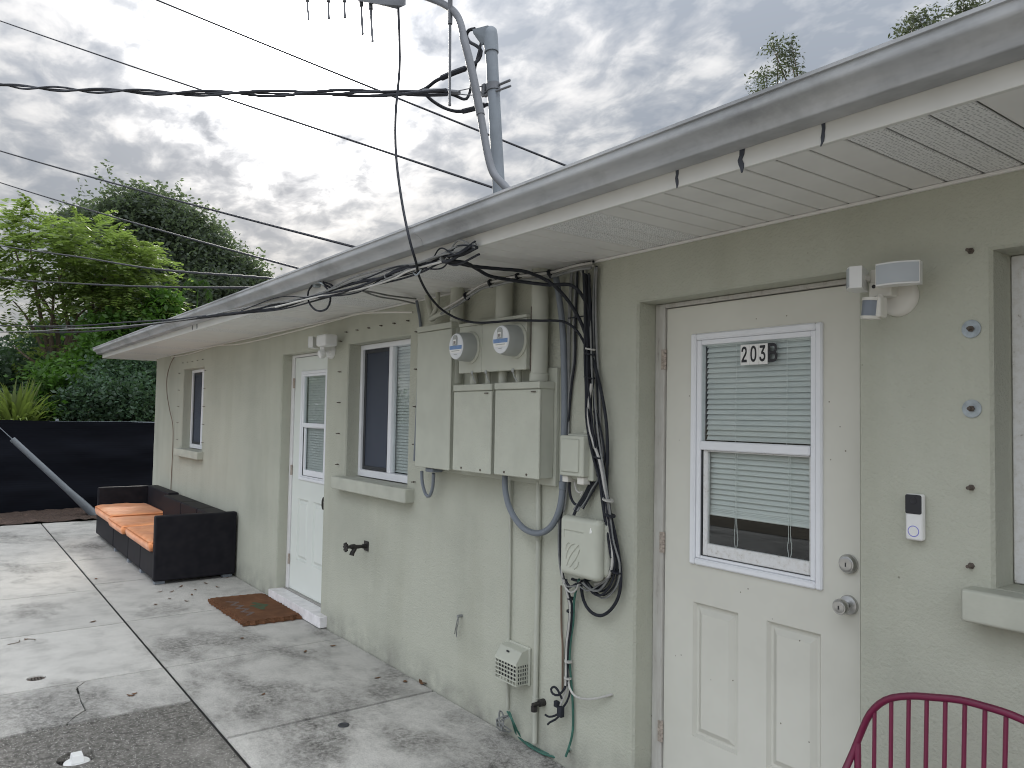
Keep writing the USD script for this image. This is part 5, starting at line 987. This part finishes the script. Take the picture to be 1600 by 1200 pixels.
def cushion(x0, x1, y0, y1, z0, h, seed, label, tilt=0.0, name='cushion'):
    n = 26; U, V = np.meshgrid(np.linspace(-1, 1, n), np.linspace(-1, 1, n), indexing='ij')
    pr = (1 - np.abs(U) ** 10) * (1 - np.abs(V) ** 10)
    cx_, cy_ = (x0 + x1) / 2, (y0 + y1) / 2
    def pillow(U, V, s):
        x = cx_ + U * (x1 - x0) / 2 * (1 - 0.03 * np.abs(V) ** 6 * 0.5); y = cy_ + V * (y1 - y0) / 2 * (1 - 0.03 * np.abs(U) ** 6 * 0.5)
        nn = meshkit.fbm(np.stack([x * 3.2, y * 3.2, np.full_like(x, seed)], -1), 3) - 0.5
        wr = meshkit.fbm(np.stack([x * 2 + y * 6, y * 2, np.full_like(x, seed + 5)], -1), 3) - 0.5
        edge = np.clip(np.minimum(1 - np.abs(U), 1 - np.abs(V)) * 6, 0, 1)
        if s > 0: z = z0 + h * 0.80 + 0.022 * np.sqrt(edge) + edge * (0.03 * nn + 0.02 * wr)
        else: z = np.full_like(x, z0) - 0.0 * edge + 0.012 * (1 - edge)
        return np.stack([x, y, z + tilt * V * 0.5], -1)
    top, bot = pillow(U, V, 1), pillow(U * 0.975, V * 0.975, -1)
    v = np.vstack([top.reshape(-1, 3), bot.reshape(-1, 3)]); N = n * n; f = []
    i, j = np.meshgrid(np.arange(n - 1), np.arange(n - 1), indexing='ij'); q = np.stack([i * n + j, (i + 1) * n + j, (i + 1) * n + j + 1, i * n + j + 1], -1).reshape(-1, 4)
    f += [q[:, [0, 1, 2]], q[:, [0, 2, 3]], q[:, [0, 2, 1]] + N, q[:, [0, 3, 2]] + N]
    ring = [k_ for k_ in range(n)] + [k_ * n + n - 1 for k_ in range(1, n)] + [(n - 1) * n + k_ for k_ in range(n - 2, -1, -1)] + [k_ * n for k_ in range(n - 2, 0, -1)]
    # bulging side wall
    tv, bv = v[ring], v[[r_ + N for r_ in ring]]; mid = (tv + bv) / 2; d = mid - [cx_, cy_, 0]; d[:, 2] = 0; d /= np.linalg.norm(d, axis=1, keepdims=True); mid += d * 0.014 + np.c_[np.zeros((len(ring), 2)), np.zeros(len(ring))]
    base_ = len(v); v = np.vstack([v, mid]); L_ = len(ring)
    for k_ in range(L_):
        a, b = ring[k_], ring[(k_ + 1) % L_]; m_, n_ = base_ + k_, base_ + (k_ + 1) % L_
        f.append(np.array([[a, m_, b], [b, m_, n_], [m_, a + N, n_], [n_, a + N, b + N]]))
    m = trimesh.Trimesh(v, np.vstack(f), process=False); trimesh.repair.fix_normals(m)
    t = thing('cushion', label, 'cushion', (cx_, cy_, z0), 'orange sofa cushions')
    part('pad', m, 'cushion_orange', t, smooth=True)
    part('piping', tube(list(tv[::2]) + [tv[0]], 0.005, 6, False), 'cushion_piping', t)
cushion(sxA + 0.09, sxB - 0.005, -0.785, -0.18, 0.287, 0.125, 1, 'pale orange cushion on the far corner seat, largest and flattest')
cushion(sxB + 0.05, sxC - 0.01, -0.815, -0.24, 0.287, 0.105, 2, 'middle orange cushion between the far seat and the near one')
cushion(sxC + 0.045, sxD - 0.088, -0.79, -0.24, 0.287, 0.112, 3, 'creased orange cushion against the near side panel')

# doormat with scalloped edge
def matoutline():
    cs = [np.array((-6.813,-0.517,0.000)[:2]), np.array((-6.814,0.055,0.000)[:2]), np.array((-5.876,-0.010,0.000)[:2]), np.array((-5.901,-0.492,0.000)[:2])]
    cs[1] = np.array([-6.76, -0.068]); cs[2][1] = -0.064
    pts = []; r = np.random.default_rng(2)
    for a, b in zip(cs, cs[1:] + cs[:1]):
        d = b - a; L_ = np.linalg.norm(d); nrm = np.array([d[1], -d[0]]) / L_; m_ = max(3, int(L_ / 0.062))
        for k_ in range(m_):
            for s in (0.0, 0.25, 0.5, 0.75): pts.append(a + d * (k_ + s) / m_ - nrm * (0.020 * (1 - abs(math.sin(math.pi * s))) + r.normal(0, 0.003) - 0.004))
    return Polygon(pts).buffer(0)
mo = matoutline()
t = thing('doormat', 'brown coir doormat with scalloped edge at the far door', 'doormat', (mo.centroid.x, mo.centroid.y, 0))
gx0, gy0, gx1, gy1 = mo.bounds
inner = mo.buffer(-0.010)
part('mat', cat(prism_z(mo, 0.003, 0.026), prism_z(inner, 0.0261, 0.036)), 'coir', t, smooth=False)
cxm, cym = mo.centroid.x, mo.centroid.y
lf = unary_union([affinity.translate(affinity.rotate(affinity.scale(LineString([(-0.5, 0), (0.5, 0)]).buffer(0.22), 0.10, 0.10), a), cxm + dx, cym + dy) for a, dx, dy in ((20, -0.05, 0.05), (80, 0.0, 0.04), (140, 0.06, 0.06), (10, 0.08, 0.02))])
part('printed_leaves', prism_z(lf.simplify(0.003), 0.0365, 0.0375), 'mat_green', t, smooth=False)
sq = unary_union([LineString([(cxm - 0.25 + 0.13 * k_, cym - 0.14), (cxm - 0.19 + 0.13 * k_, cym - 0.07), (cxm - 0.13 + 0.13 * k_, cym - 0.13)]).buffer(0.012) for k_ in range(4)])
part('printed_scroll', prism_z(sq, 0.0365, 0.0375), 'mat_grey', t, smooth=False)

# crimson spindle back chair
xc, yb = -0.88, -0.22
t = thing('chair', 'crimson metal chair with an arched spindle back by the wall', 'chair', (xc, yb - 0.22, 0))
hw = 0.352
railL = [(-hw - 0.035, yb - 0.20, 0.50), (-hw - 0.012, yb - 0.085, 0.57), (-hw - 0.001, yb - 0.02, 0.645), (-hw + 0.018, yb, 0.715), (-hw + 0.048, yb, 0.785), (-hw + 0.094, yb, 0.837), (-hw + 0.158, yb, 0.867), (-hw + 0.228, yb, 0.884), (-0.06, yb, 0.8965)]
rail = [(xc + a, b, c) for a, b, c in railL] + [(xc, yb, 0.8985)] + [(xc - a, b, c) for a, b, c in railL[::-1]]
part('back_rail', tube(rail, 0.0098, 14), 'crimson', t)
for k_ in range(-6, 7):
    xx = xc + k_ * 0.0485
    zt_ = np.interp(xx, [p[0] for p in rail[3:-3]], [p[2] for p in rail[3:-3]])
    part('spindle', tube([(xx + k_ * -0.002, yb - 0.03, 0.452), (xx, yb, zt_ - 0.006)], 0.0058, 10, False), 'crimson', t)
part('seat', trimesh.convex.convex_hull(np.vstack([prism_z(rrect(xc - 0.31, xc + 0.31, yb - 0.50, yb - 0.01, 0.09), 0.432, 0.452).vertices])), 'crimson', t)
for sx in (-1, 1):
    part('arm_post', tube([(xc + sx * (hw + 0.035), yb - 0.20, 0.50), (xc + sx * (hw + 0.02), yb - 0.30, 0.475), (xc + sx * 0.30, yb - 0.38, 0.44)], 0.0098, 12), 'crimson', t)
    part('leg', tube([(xc + sx * 0.27, yb - 0.06, 0.433), (xc + sx * 0.31, yb - 0.0, 0.003)], 0.011, 12, False), 'crimson', t)
    part('leg', tube([(xc + sx * 0.27, yb - 0.44, 0.433), (xc + sx * 0.30, yb - 0.50, 0.003)], 0.011, 12, False), 'crimson', t)
    part('stile', tube([(xc + sx * (hw - 0.012), yb - 0.004, 0.69), (xc + sx * (hw - 0.03), yb - 0.03, 0.56), (xc + sx * 0.29, yb - 0.05, 0.44)], 0.0095, 12), 'crimson', t)

# ================================================================== ON THE PAVING
c = np.array((-4.113,-1.829,0.000))
t = thing('drain_cleanout', 'white drain cleanout plug sunk in a hole in the paving', 'cleanout', c)
part('hole_lining', lathe([(-0.12, 0.080), (-0.03, 0.081), (-0.006, 0.083)], c, axis=(0, 0, 1), n=24, caps=False), 'joint_dirt', t)
part('cap', lathe([(-0.07, 0.056), (-0.020, 0.056), (-0.016, 0.052), (-0.014, 0.0)], c, axis=(0, 0, 1), n=30), 'plastic_white', t)
part('square_plug', trimesh.convex.convex_hull(np.vstack([np.array([(sx * 0.029 * k_, sy * 0.024 * k_, z_) for sx in (-1, 1) for sy in (-1, 1)]) + [c[0], c[1], 0] for k_, z_ in ((1.08, -0.0145), (0.94, 0.016), (0.88, 0.019))])), 'plastic_white', t)
c = np.array((-5.441,-1.876,0.000))
dc = sub(lathe([(-0.02, 0.047), (-0.006, 0.047), (-0.004, 0.045), (-0.004, 0.0)], c, axis=(0, 0, 1), n=28), *[bx(c[0] - 0.034, c[0] + 0.034, c[1] + q - 0.0035, c[1] + q + 0.0035, -0.012, 0.01) for q in (-0.024, -0.008, 0.008, 0.024)])
solo('drain_cover', dc, 'rusty', 'small round drain cover set in the pale slab at left', 'drain cover')
c = np.array((-3.775,-0.653,0.000))
solo('pipe_hole', lathe([(0.0005, 0.030), (0.004, 0.028), (0.0042, 0.020), (0.0015, 0.018), (0.0012, 0)], c, axis=(0, 0, 1), n=20), 'rubber', 'small dark disc standing in for a hole in the stained slab near the wall', 'floor hole')  # dark disc laid on the slab, its colour standing for a small shaded hole

r = np.random.default_rng(11)
def leafmesh(c, L_, w_, ang, curl):
    n = 6; s = np.linspace(-1, 1, n); x = s * L_ / 2; wv = w_ / 2 * (1 - s ** 2) ** 0.7 + 0.0008; z = curl * s * s * L_ + 0.003
    a = np.stack([x, wv, z + 0.15 * wv], 1); b = np.stack([x, -wv, z + 0.15 * wv], 1); m_ = np.stack([x, 0 * x, z], 1); v = np.vstack([a, m_, b]); f = []
    for i in range(n - 1):
        f += [[i, i + n, i + 1], [i + 1, i + n, i + n + 1], [i + n, i + 2 * n, i + n + 1], [i + n + 1, i + 2 * n, i + 2 * n + 1]]
    R_ = trimesh.transformations.rotation_matrix(ang, (0, 0, 1))[:3, :3]; return trimesh.Trimesh(v @ R_.T + np.array(c), f, process=False)
spots = [(-7.100,-0.758,0.000), (-6.952,-0.901,0.000), (-7.535,-0.567,0.000), (-6.930,-0.659,0.000), (-7.365,-0.683,0.000), (-7.551,-0.337,0.000), (-7.705,-0.098,0.000), (-7.145,-0.564,0.000), (-5.599,-0.610,0.000), (-5.058,-0.354,0.000), (-4.428,-0.854,0.000), (-6.639,-1.408,0.000), (-8.286,-1.150,0.000), (-6.375,-1.862,0.000), (-11.821,-1.204,0.000), (-7.333,-0.489,0.000), (-7.333,-0.293,0.000), (-7.418,-0.767,0.000), (-7.789,-0.345,0.000), (-5.079,-0.147,0.000), (-4.167,-0.077,0.000), (-4.320,-0.185,0.000), (-4.839,-1.451,-0.000), (-4.817,-1.472,0.000)]
for q, s in enumerate(spots):
    solo('dead_leaf', leafmesh(s, r.uniform(0.03, 0.06), r.uniform(0.014, 0.026), r.uniform(0, 6.28), r.uniform(0.05, 0.25)), 'dry_leaf', 'small dry brown leaf lying on the concrete paving', 'dead leaf', 'dead leaves scattered on the paving', smooth=False)
c = np.array((-4.076,-0.001,0.000)); solo('dead_leaf', cat(leafmesh(c, 0.07, 0.05, 0.4, 0.3), leafmesh(c + [0.02, 0.01, 0.004], 0.06, 0.04, 1.9, 0.3)), 'dry_leaf', 'curled red brown leaf at the foot of the wall', 'dead leaf', smooth=False)
for q, (a, b, lab) in enumerate((((-6.303,-1.971,0.000), (-6.381,-1.899,0.000), 'left bent twig on the pale slab at left'), ((-6.398,-1.868,0.000), (-6.325,-1.812,0.000), 'right short twig on the pale slab at left'))):
    a, b = np.array(a), np.array(b); solo('twig', tube([a + [0, 0, 0.004], (a + b) / 2 + [0.02, 0.03, 0.006], b + [0, 0, 0.004]], 0.0025, 5), 'bark', lab, 'twig')

# ================================================================== FENCE, GUY WIRE
fx = -14.15
t = thing('privacy_fence', 'black shade cloth privacy fence beyond the paving', 'fence', (fx, -1, 0))
Y, Z = np.meshgrid(np.linspace(-8, 6, 240), np.linspace(-0.03, 1.43, 28), indexing='ij')
X = fx + 0.035 * (meshkit.fbm(np.stack([Y * 0.9, Z * 3.0, Y * 0], -1), 4) - 0.5) * 2 + 0.02 * np.sin(Z * 9 + 2.5 * meshkit.noise(np.stack([Y * 0.5, Z * 0, Y * 0], -1)))
Z = Z + (Z > 1.2) * 0.03 * (meshkit.noise(np.stack([Y * 1.3, Y * 0, Y * 0], -1)) - 0.5) - 0.012 * np.abs(np.sin(Y * 1.6)) * (Z > 1.0)
v = np.stack([X, Y, Z], -1).reshape(-1, 3); i, j = np.meshgrid(np.arange(239), np.arange(27), indexing='ij'); q = np.stack([i * 28 + j, (i + 1) * 28 + j, (i + 1) * 28 + j + 1, i * 28 + j + 1], -1).reshape(-1, 4)
part('cloth', trimesh.Trimesh(v, np.vstack([q[:, [0, 1, 2]], q[:, [0, 2, 3]]]), process=False), 'shade_cloth', t, smooth=True)
for yy in np.arange(-7.8, 6, 2.3): part('post', tube([(fx - 0.08, yy, -0.1), (fx - 0.08, yy, 1.45)], 0.024, 10, False), 'mast_steel', t)
part('top_rail', tube([(fx - 0.055, -8, 1.40), (fx - 0.055, 6, 1.40)], 0.016, 8, False), 'mast_steel', t)
g0, g1 = np.array((-13.250,-0.435,-0.009)), np.array((-13.250,-1.555,1.164)); dg = (g1 - g0) / np.linalg.norm(g1 - g0)
t = thing('guy_wire', 'slanting guy wire in a grey plastic guard before the black fence', 'guy wire', g0)
part('guard', tube([g0, g0 + dg * 0.3, g0 + dg * 0.55, g1], np.array([0.062, 0.060, 0.05, 0.042, 0.040]), 12, False), 'guard_plastic', t)
part('wire', tube([g0 - dg * 0.2, g1 + dg * 7.0], 0.0065, 6, False), 'mast_steel', t)

# ================================================================== VEGETATION
def leaves(pos, nrm_seed, size, aspect=0.5, up=0.3, droop=0.0):
    """one folded rhombus per point"""
    r = np.random.default_rng(nrm_seed); n = len(pos); d = r.normal(size=(n, 3)); d[:, 2] = d[:, 2] * 0.6 - droop; d /= np.linalg.norm(d, axis=1, keepdims=True)
    s = r.normal(size=(n, 3)); s[:, 2] += up; w = np.cross(d, s); w /= np.linalg.norm(w, axis=1, keepdims=True) + 1e-9
    L_ = size * r.uniform(0.6, 1.3, (n, 1)); a = pos; b = pos + d * L_ * 0.45 + w * L_ * aspect * 0.5; c = pos + d * L_; e = pos + d * L_ * 0.45 - w * L_ * aspect * 0.5
    v = np.stack([a, b, c, e], 1).reshape(-1, 3); k_ = np.arange(n)[:, None] * 4; f = np.vstack([k_ + [0, 1, 2], k_ + [0, 2, 3]]); return trimesh.Trimesh(v, f, process=False)
def blob_points(blobs, per, seed, spread=0.28, twigs=90, shell=0.62):
    """leaf spots in clumps round twig ends spread through the outer part of each blob"""
    r = np.random.default_rng(seed); out = []
    for (c, rad, wt) in blobs:
        nt = int(twigs * wt); d = r.normal(size=(nt, 3)); d /= np.linalg.norm(d, axis=1, keepdims=True)
        rr = (shell + (1 - shell) * r.random((nt, 1)) ** 0.7) * (0.82 + 0.36 * meshkit.noise(d * 2.2 + seed)[:, None]); tw = np.array(c) + d * rr * np.array(rad)
        m_ = np.maximum(1, r.poisson(per, nt)); p = np.repeat(tw, m_, 0); out.append(p + r.normal(size=p.shape) * spread * np.array([1, 1, 0.8]))
    return np.vstack(out)
def limbs(base, tops, r0, seed):
    r = np.random.default_rng(seed); ms = []; b = np.array(base, float)
    for tp in tops:
        tp = np.array(tp, float); m1_ = b + (tp - b) * 0.4 + r.normal(0, 0.12, 3) * [1, 1, 0.2]; ms.append(tube([b, m1_, b + (tp - b) * 0.72 + r.normal(0, 0.15, 3), tp], np.array([r0, r0 * 0.6, r0 * 0.35, r0 * 0.12]), 8, step=0.4))
    return cat(*ms)
def tree(name, label, base, blobs, per, seed, leafmat, size, aspect, spread, twigs, trunk_r, split_z, cat_='tree', group=None, droop=0.0, shell=0.62):
    t = thing(name, label, cat_, base, group)
    P_ = blob_points(blobs, per, seed, spread, twigs, shell)
    part('crown', leaves(P_, seed + 1, size, aspect, droop=droop), leafmat, t, smooth=False, kind='stuff')
    b = np.array(base, float); sp = b + [0.0, 0.0, split_z]
    part('trunk', tube([b - [0, 0, 0.2], b + [0.05, 0.04, split_z * 0.5], sp], np.array([trunk_r * 1.25, trunk_r, trunk_r * 0.8]), 12, step=0.3), 'bark', t)
    part('limb', limbs(sp - [0, 0, 0.05], [np.array(c) + [0, 0, rad[2] * 0.35] for c, rad, _ in blobs], trunk_r * 0.6, seed), 'bark', t)
    return t
# big dark tree: crown outline from x -28 .. -24
bx_ = -26.0
def Xp(px, py, d=0): raise SystemExit
dark_tree_ = tree('dark_tree', 'tall dark round tree rising behind the roof line at left', (-26, 3.2, -0.1),
     [((-26.000,2.863,7.112), (1.6, 1.5, 1.25), 1.2), ((-26.000,1.779,6.844), (1.4, 1.2, 1.1), 1.0), ((-26.000,4.036,6.562), (1.6, 1.4, 1.1), 1.0), ((-26.000,4.962,6.050), (1.3, 1.2, 0.9), 0.8), ((-26.000,0.742,6.878), (1.0, 0.8, 0.6), 0.45), ((-26.000,2.380,7.681), (1.1, 1.1, 0.75), 0.6), ((-26.000,3.715,7.348), (1.0, 0.9, 0.7), 0.5),
      ((-25.500,3.369,5.565), (1.9, 1.8, 1.4), 1.3), ((-25.500,1.914,5.588), (1.8, 1.7, 1.3), 1.2), ((-25.500,4.538,5.391), (1.4, 1.3, 0.9), 0.8), ((-25.800,5.472,5.850), (0.8, 0.7, 0.6), 0.35), ((-25.000,2.931,4.276), (1.9, 2.0, 1.3), 1.0)],
     44, 41, 'leaf_dark', 0.155, 0.5, 0.24, 190, 0.22, 3.0, shell=0.4)
# loose twigs standing out of its crown
rt = np.random.default_rng(17); tw = []
for (p_, n_) in (((-26.000,1.882,8.472), 5), ((-26.000,2.697,8.671), 6), ((-26.000,0.457,7.370), 5), ((-26.000,3.562,8.424), 5), ((-26.000,4.676,7.883), 6), ((-26.000,5.212,7.327), 6), ((-26.000,5.878,6.446), 4), ((-26.000,1.116,7.815), 5)):
    for _ in range(n_):
        b_ = np.array(p_) + rt.normal(0, 0.35, 3) - [0, 0, 0.55]; d_ = rt.normal(0, 0.6, 3) + [0, 0, 1.0]; d_ /= np.linalg.norm(d_); L_ = rt.uniform(0.45, 0.8)
        tw.append(b_ + d_ * L_ * np.linspace(0.1, 1, 22)[:, None] + rt.normal(0, 0.045, (22, 3)))
part('twig_leaves', leaves(np.vstack(tw), 19, 0.13, 0.45), 'leaf_dark', dark_tree_, smooth=False, kind='stuff')
# feathery light green tree
def feather_tree():
    t = thing('feathery_tree', 'light green feathery tree with sun shining through, at far left', 'tree', (-19.5, -0.6, -0.1))
    r = np.random.default_rng(5); P_, D_ = [], []
    B_ = [((-19.000,-0.863,4.699), (1.2, 1.2, 0.9), 120), ((-18.500,-0.101,4.932), (1.2, 1.1, 0.75), 130), ((-19.500,-1.309,5.267), (1.0, 0.9, 0.6), 60), ((-18.500,0.652,4.546), (1.0, 0.85, 0.65), 120), ((-18.500,0.931,3.871), (0.9, 0.65, 0.6), 100), ((-18.500,0.297,4.016), (1.0, 0.9, 0.45), 70),
          ((-19.000,-1.287,3.837), (1.0, 0.9, 0.55), 26), ((-19.600,-1.026,5.679), (0.7, 0.6, 0.4), 16), ((-19.000,0.980,5.093), (0.6, 0.6, 0.35), 16), ((-18.500,0.641,3.074), (0.9, 0.9, 0.4), 22), ((-18.800,-1.263,2.891), (1.0, 0.8, 0.4), 16)]
    for c, rad, n in B_:
        d = r.normal(size=(n, 3)); d /= np.linalg.norm(d, axis=1, keepdims=True); rr = 0.45 + 0.55 * r.random((n, 1)) ** 0.6
        base_ = np.array(c) + d * rr * np.array(rad) * 0.85; out = d * [1, 1, 0.35] + r.normal(0, 0.35, (n, 3)); out[:, 2] += 0.1; out /= np.linalg.norm(out, axis=1, keepdims=True)
        P_.append(base_); D_.append(out)
    P_, D_ = np.vstack(P_), np.vstack(D_); V, F = [], []
    for p, d in zip(P_, D_):
        L_ = r.uniform(0.55, 0.95); side = np.cross(d, [0, 0, 1.0]); side /= np.linalg.norm(side) + 1e-9
        for s in np.linspace(0.12, 1.0, 12):
            q = p + d * L_ * s + np.array([0, 0, -0.38 * L_ * s * s])
            for sg in (-1, 1):
                ln = L_ * 0.33 * (1.05 - 0.75 * s); dr = side * sg * 0.9 + d * 0.45 + np.array([0, 0, -0.25]) + r.normal(0, 0.12, 3); dr /= np.linalg.norm(dr)
                w_ = np.cross(dr, [0, 0, 1.0]) + r.normal(0, 0.3, 3); w_ /= np.linalg.norm(w_) + 1e-9
                k_ = len(V); V += [q, q + dr * ln * 0.5 + w_ * 0.035, q + dr * ln, q + dr * ln * 0.5 - w_ * 0.035]; F += [[k_, k_ + 1, k_ + 2], [k_, k_ + 2, k_ + 3]]
    part('crown', trimesh.Trimesh(np.array(V), F, process=False), 'leaf_feather', t, smooth=False, kind='stuff')
    part('trunk', tube([(-19.5, -0.6, -0.2), (-19.4, -0.5, 1.2), (-19.3, -0.4, 2.3)], np.array([0.13, 0.11, 0.09]), 10, step=0.3), 'bark', t)
    part('limb', limbs((-19.3, -0.4, 2.25), [c for c, _, _ in B_], 0.07, 9), 'bark', t)
feather_tree()
# shrubs along the fence
tree('hedge_shrub', 'dense dark green shrub overhanging the fence next to the house corner', (-15.9, -0.2, -0.1), [((-15.600,0.413,1.856), (0.7, 0.5, 0.45), 0.8), ((-15.600,-0.162,1.781), (0.7, 0.55, 0.42), 0.9), ((-16.200,0.844,2.372), (0.8, 0.7, 0.6), 0.9), ((-16.200,0.232,2.221), (0.7, 0.6, 0.45), 0.7), ((-15.700,-0.547,1.600), (0.5, 0.4, 0.3), 0.5), ((-15.400,0.494,1.563), (0.6, 0.5, 0.3), 0.5), ((-16.600,1.295,2.021), (0.8, 0.7, 0.7), 0.7)],
     30, 61, 'leaf_bush', 0.095, 0.55, 0.11, 130, 0.06, 0.9, 'shrub', shell=0.35)
tree('hedge_shrub', 'leafy bright green shrub behind the fence, left of the dense one', (-16.6, -1.0, -0.1), [((-16.200,-0.706,2.004), (0.6, 0.5, 0.45), 0.8), ((-16.800,-0.231,2.403), (0.6, 0.5, 0.35), 0.6), ((-15.900,-0.871,1.593), (0.5, 0.35, 0.25), 0.5), ((-17.000,0.115,2.809), (0.6, 0.6, 0.35), 0.5)],
     24, 63, 'leaf_sapling', 0.12, 0.55, 0.13, 100, 0.05, 1.0, 'shrub', shell=0.4)
tree('understory_tree', 'mid green bushy tree under the feathery one, below the cables', (-21.5, -0.2, -0.1), [((-21.000,-0.617,2.775), (1.4, 1.0, 0.7), 0.9), ((-20.000,-1.276,2.128), (1.3, 0.9, 0.7), 0.8), ((-22.000,0.420,3.210), (1.4, 1.2, 0.8), 0.9), ((-22.000,1.463,2.782), (1.4, 1.3, 0.9), 1.0), ((-23.000,2.513,3.329), (1.2, 1.2, 0.9), 0.8), ((-20.000,-0.665,1.725), (1.5, 1.2, 0.8), 0.9)],
     26, 65, 'leaf_bush', 0.15, 0.5, 0.2, 120, 0.10, 1.6, shell=0.35)
tree('understory_tree', 'leafy bright sapling peeping over the low end of the gutter', (-17.5, 0.3, -0.1), [((-17.500,1.254,3.527), (0.5, 0.4, 0.35), 0.6), ((-17.600,0.422,3.329), (0.5, 0.5, 0.25), 0.5), ((-17.600,1.325,3.955), (0.3, 0.25, 0.2), 0.3)],
     20, 67, 'leaf_sapling', 0.13, 0.6, 0.12, 90, 0.05, 2.0, shell=0.3)
# far hedge closing the view
solo('far_thicket', leaves(blob_points([((-34 + 2 * math.sin(k_), -14 + 3.2 * k_, 1.2 + 0.8 * math.sin(2.1 * k_)), (2.2, 2.4, 2.0), 1.0) for k_ in range(14)], 16, 71, 0.4, 160, 0.4), 72, 0.38, 0.55), 'leaf_dark', 'dark thicket of trees far behind the fence', 'thicket', kind='stuff', smooth=False)
# strap leaved clump
def blades(c, n, L0, L1, w_, seed, lean=0.6, droop=0.9):
    r = np.random.default_rng(seed); V, F = [], []
    for _ in range(n):
        a = r.uniform(0, 2 * math.pi); L_ = r.uniform(L0, L1); d = np.array([math.cos(a), math.sin(a), 0]); sd_ = np.array([-d[1], d[0], 0]); b = np.array(c) + r.normal(0, 0.07, 3) * [1, 1, 0]; ln = r.uniform(0.2, 1) * lean; m_ = 8
        for k_ in range(m_):
            s = k_ / (m_ - 1); p = b + d * L_ * (ln * s + 0.25 * ln * s * s) + np.array([0, 0, L_ * (s * math.sqrt(max(0.05, 1 - ln ** 2)) - droop * ln * s ** 3)]); ww = w_ * (1 - s ** 2.5) * (0.4 + 0.6 * min(1, s * 4)) + 0.001
            V += [p - sd_ * ww, p + sd_ * ww]
            if k_: q = len(V) - 4; F += [[q, q + 1, q + 3], [q, q + 3, q + 2]]
    return trimesh.Trimesh(np.array(V), F, process=False)
t = thing('grass_clump', 'tall yellow green strap leaved clump at the far left above the fence', 'plant', (-15.600,-1.366,0.279))
part('blades', blades(np.array((-15.300,-1.374,0.944)), 260, 0.7, 1.5, 0.036, 81), 'leaf_grass', t, smooth=False, kind='stuff')
part('dead_blades', blades(np.array((-15.700,-1.275,0.486)), 60, 0.8, 1.4, 0.02, 82, 0.75, 1.2), 'leaf_dry', t, smooth=False, kind='stuff')
t = thing('palm_sprout', 'young drooping palm frond standing above the gutter before the dark tree', 'palm', (-22, 3.3, -0.1))
pb = np.array((-22.000,3.125,4.453)); pt = np.array((-22.000,3.118,5.157)); pe = np.array((-22.000,2.801,5.172))
part('stem', tube([(pb[0], pb[1], -0.2), pb, pt], np.array([0.05, 0.03, 0.015]), 8, step=0.4), 'leaf_sapling', t)
def frond(a, b, c, w_, n=16):
    V, F = [], []; pp = spline([a, b, c], 0.05); pp = pp[np.linspace(0, len(pp) - 1, n).astype(int)]
    for k_, p in enumerate(pp):
        for sg in (-1, 1):
            dr = np.array([0.3 * sg, 0.5 * sg, -0.9]); dr /= np.linalg.norm(dr); ln = w_ * (1 - 0.6 * k_ / n); q = len(V); o = np.array([0, 0.03, 0]); V += [p - o, p + o, p + dr * ln]; F.append([q, q + 1, q + 2])
    return trimesh.Trimesh(np.array(V), F, process=False)
part('frond', frond(pt, pt + (pe - pt) * 0.5 + [0, 0, 0.12], pe + [0, 0, -0.1], 0.28), 'leaf_sapling', t, smooth=False)
part('frond', frond(pt, pt + [0.2, 0.2, 0.0], pt + [0.25, 0.3, -0.8], 0.3), 'leaf_sapling', t, smooth=False)
part('frond', frond(pt, pt + [0.1, -0.25, 0.05], pt + [0.1, -0.4, -0.35], 0.25), 'leaf_sapling', t, smooth=False)
# tree tops behind the roof at right
tree('oak_top', 'small sparse tree top showing above the roof in the middle right', (-7.7, 9.0, -0.1), [((-7.826,9.000,7.889), (0.30, 0.30, 0.36), 0.5), ((-8.057,9.000,7.630), (0.28, 0.28, 0.22), 0.42), ((-7.576,9.000,7.707), (0.22, 0.25, 0.34), 0.4), ((-8.148,9.000,7.455), (0.22, 0.3, 0.2), 0.25), ((-7.698,9.000,7.192), (0.55, 0.5, 0.3), 0.4), ((-7.564,9.000,8.037), (0.06, 0.1, 0.16), 0.12), ((-7.956,9.000,8.164), (0.08, 0.1, 0.15), 0.12), ((-7.8, 9.4, 5.6), (1.3, 1.2, 0.75), 9.0)], 11, 91, 'leaf_oak', 0.07, 0.4, 0.055, 62, 0.09, 4.2, shell=0.2)
tree('oak_top', 'tree top at upper right partly cut by the gutter', (-5.3, 9.0, -0.1), [((-5.409,9.000,7.545), (0.30, 0.3, 0.17), 0.6), ((-5.209,9.000,7.321), (0.45, 0.4, 0.2), 0.4), ((-5.577,9.000,7.516), (0.2, 0.2, 0.12), 0.25), ((-5.5, 9.4, 5.9), (1.2, 1.2, 0.75), 9.0)], 11, 93, 'leaf_oak', 0.07, 0.4, 0.055, 62, 0.09, 4.2, shell=0.2)
tree('oak_top', 'rightmost tree top just above the gutter by the picture edge', (-4.8, 9.2, -0.1), [((-4.899,9.200,7.619), (0.22, 0.25, 0.18), 0.45), ((-4.771,9.200,7.536), (0.15, 0.2, 0.12), 0.25), ((-4.689,9.200,7.270), (0.4, 0.4, 0.2), 0.35), ((-4.2, 9.8, 5.9), (1.1, 1.2, 0.75), 9.0)], 11, 95, 'leaf_oak', 0.07, 0.4, 0.055, 62, 0.09, 4.2, shell=0.2)
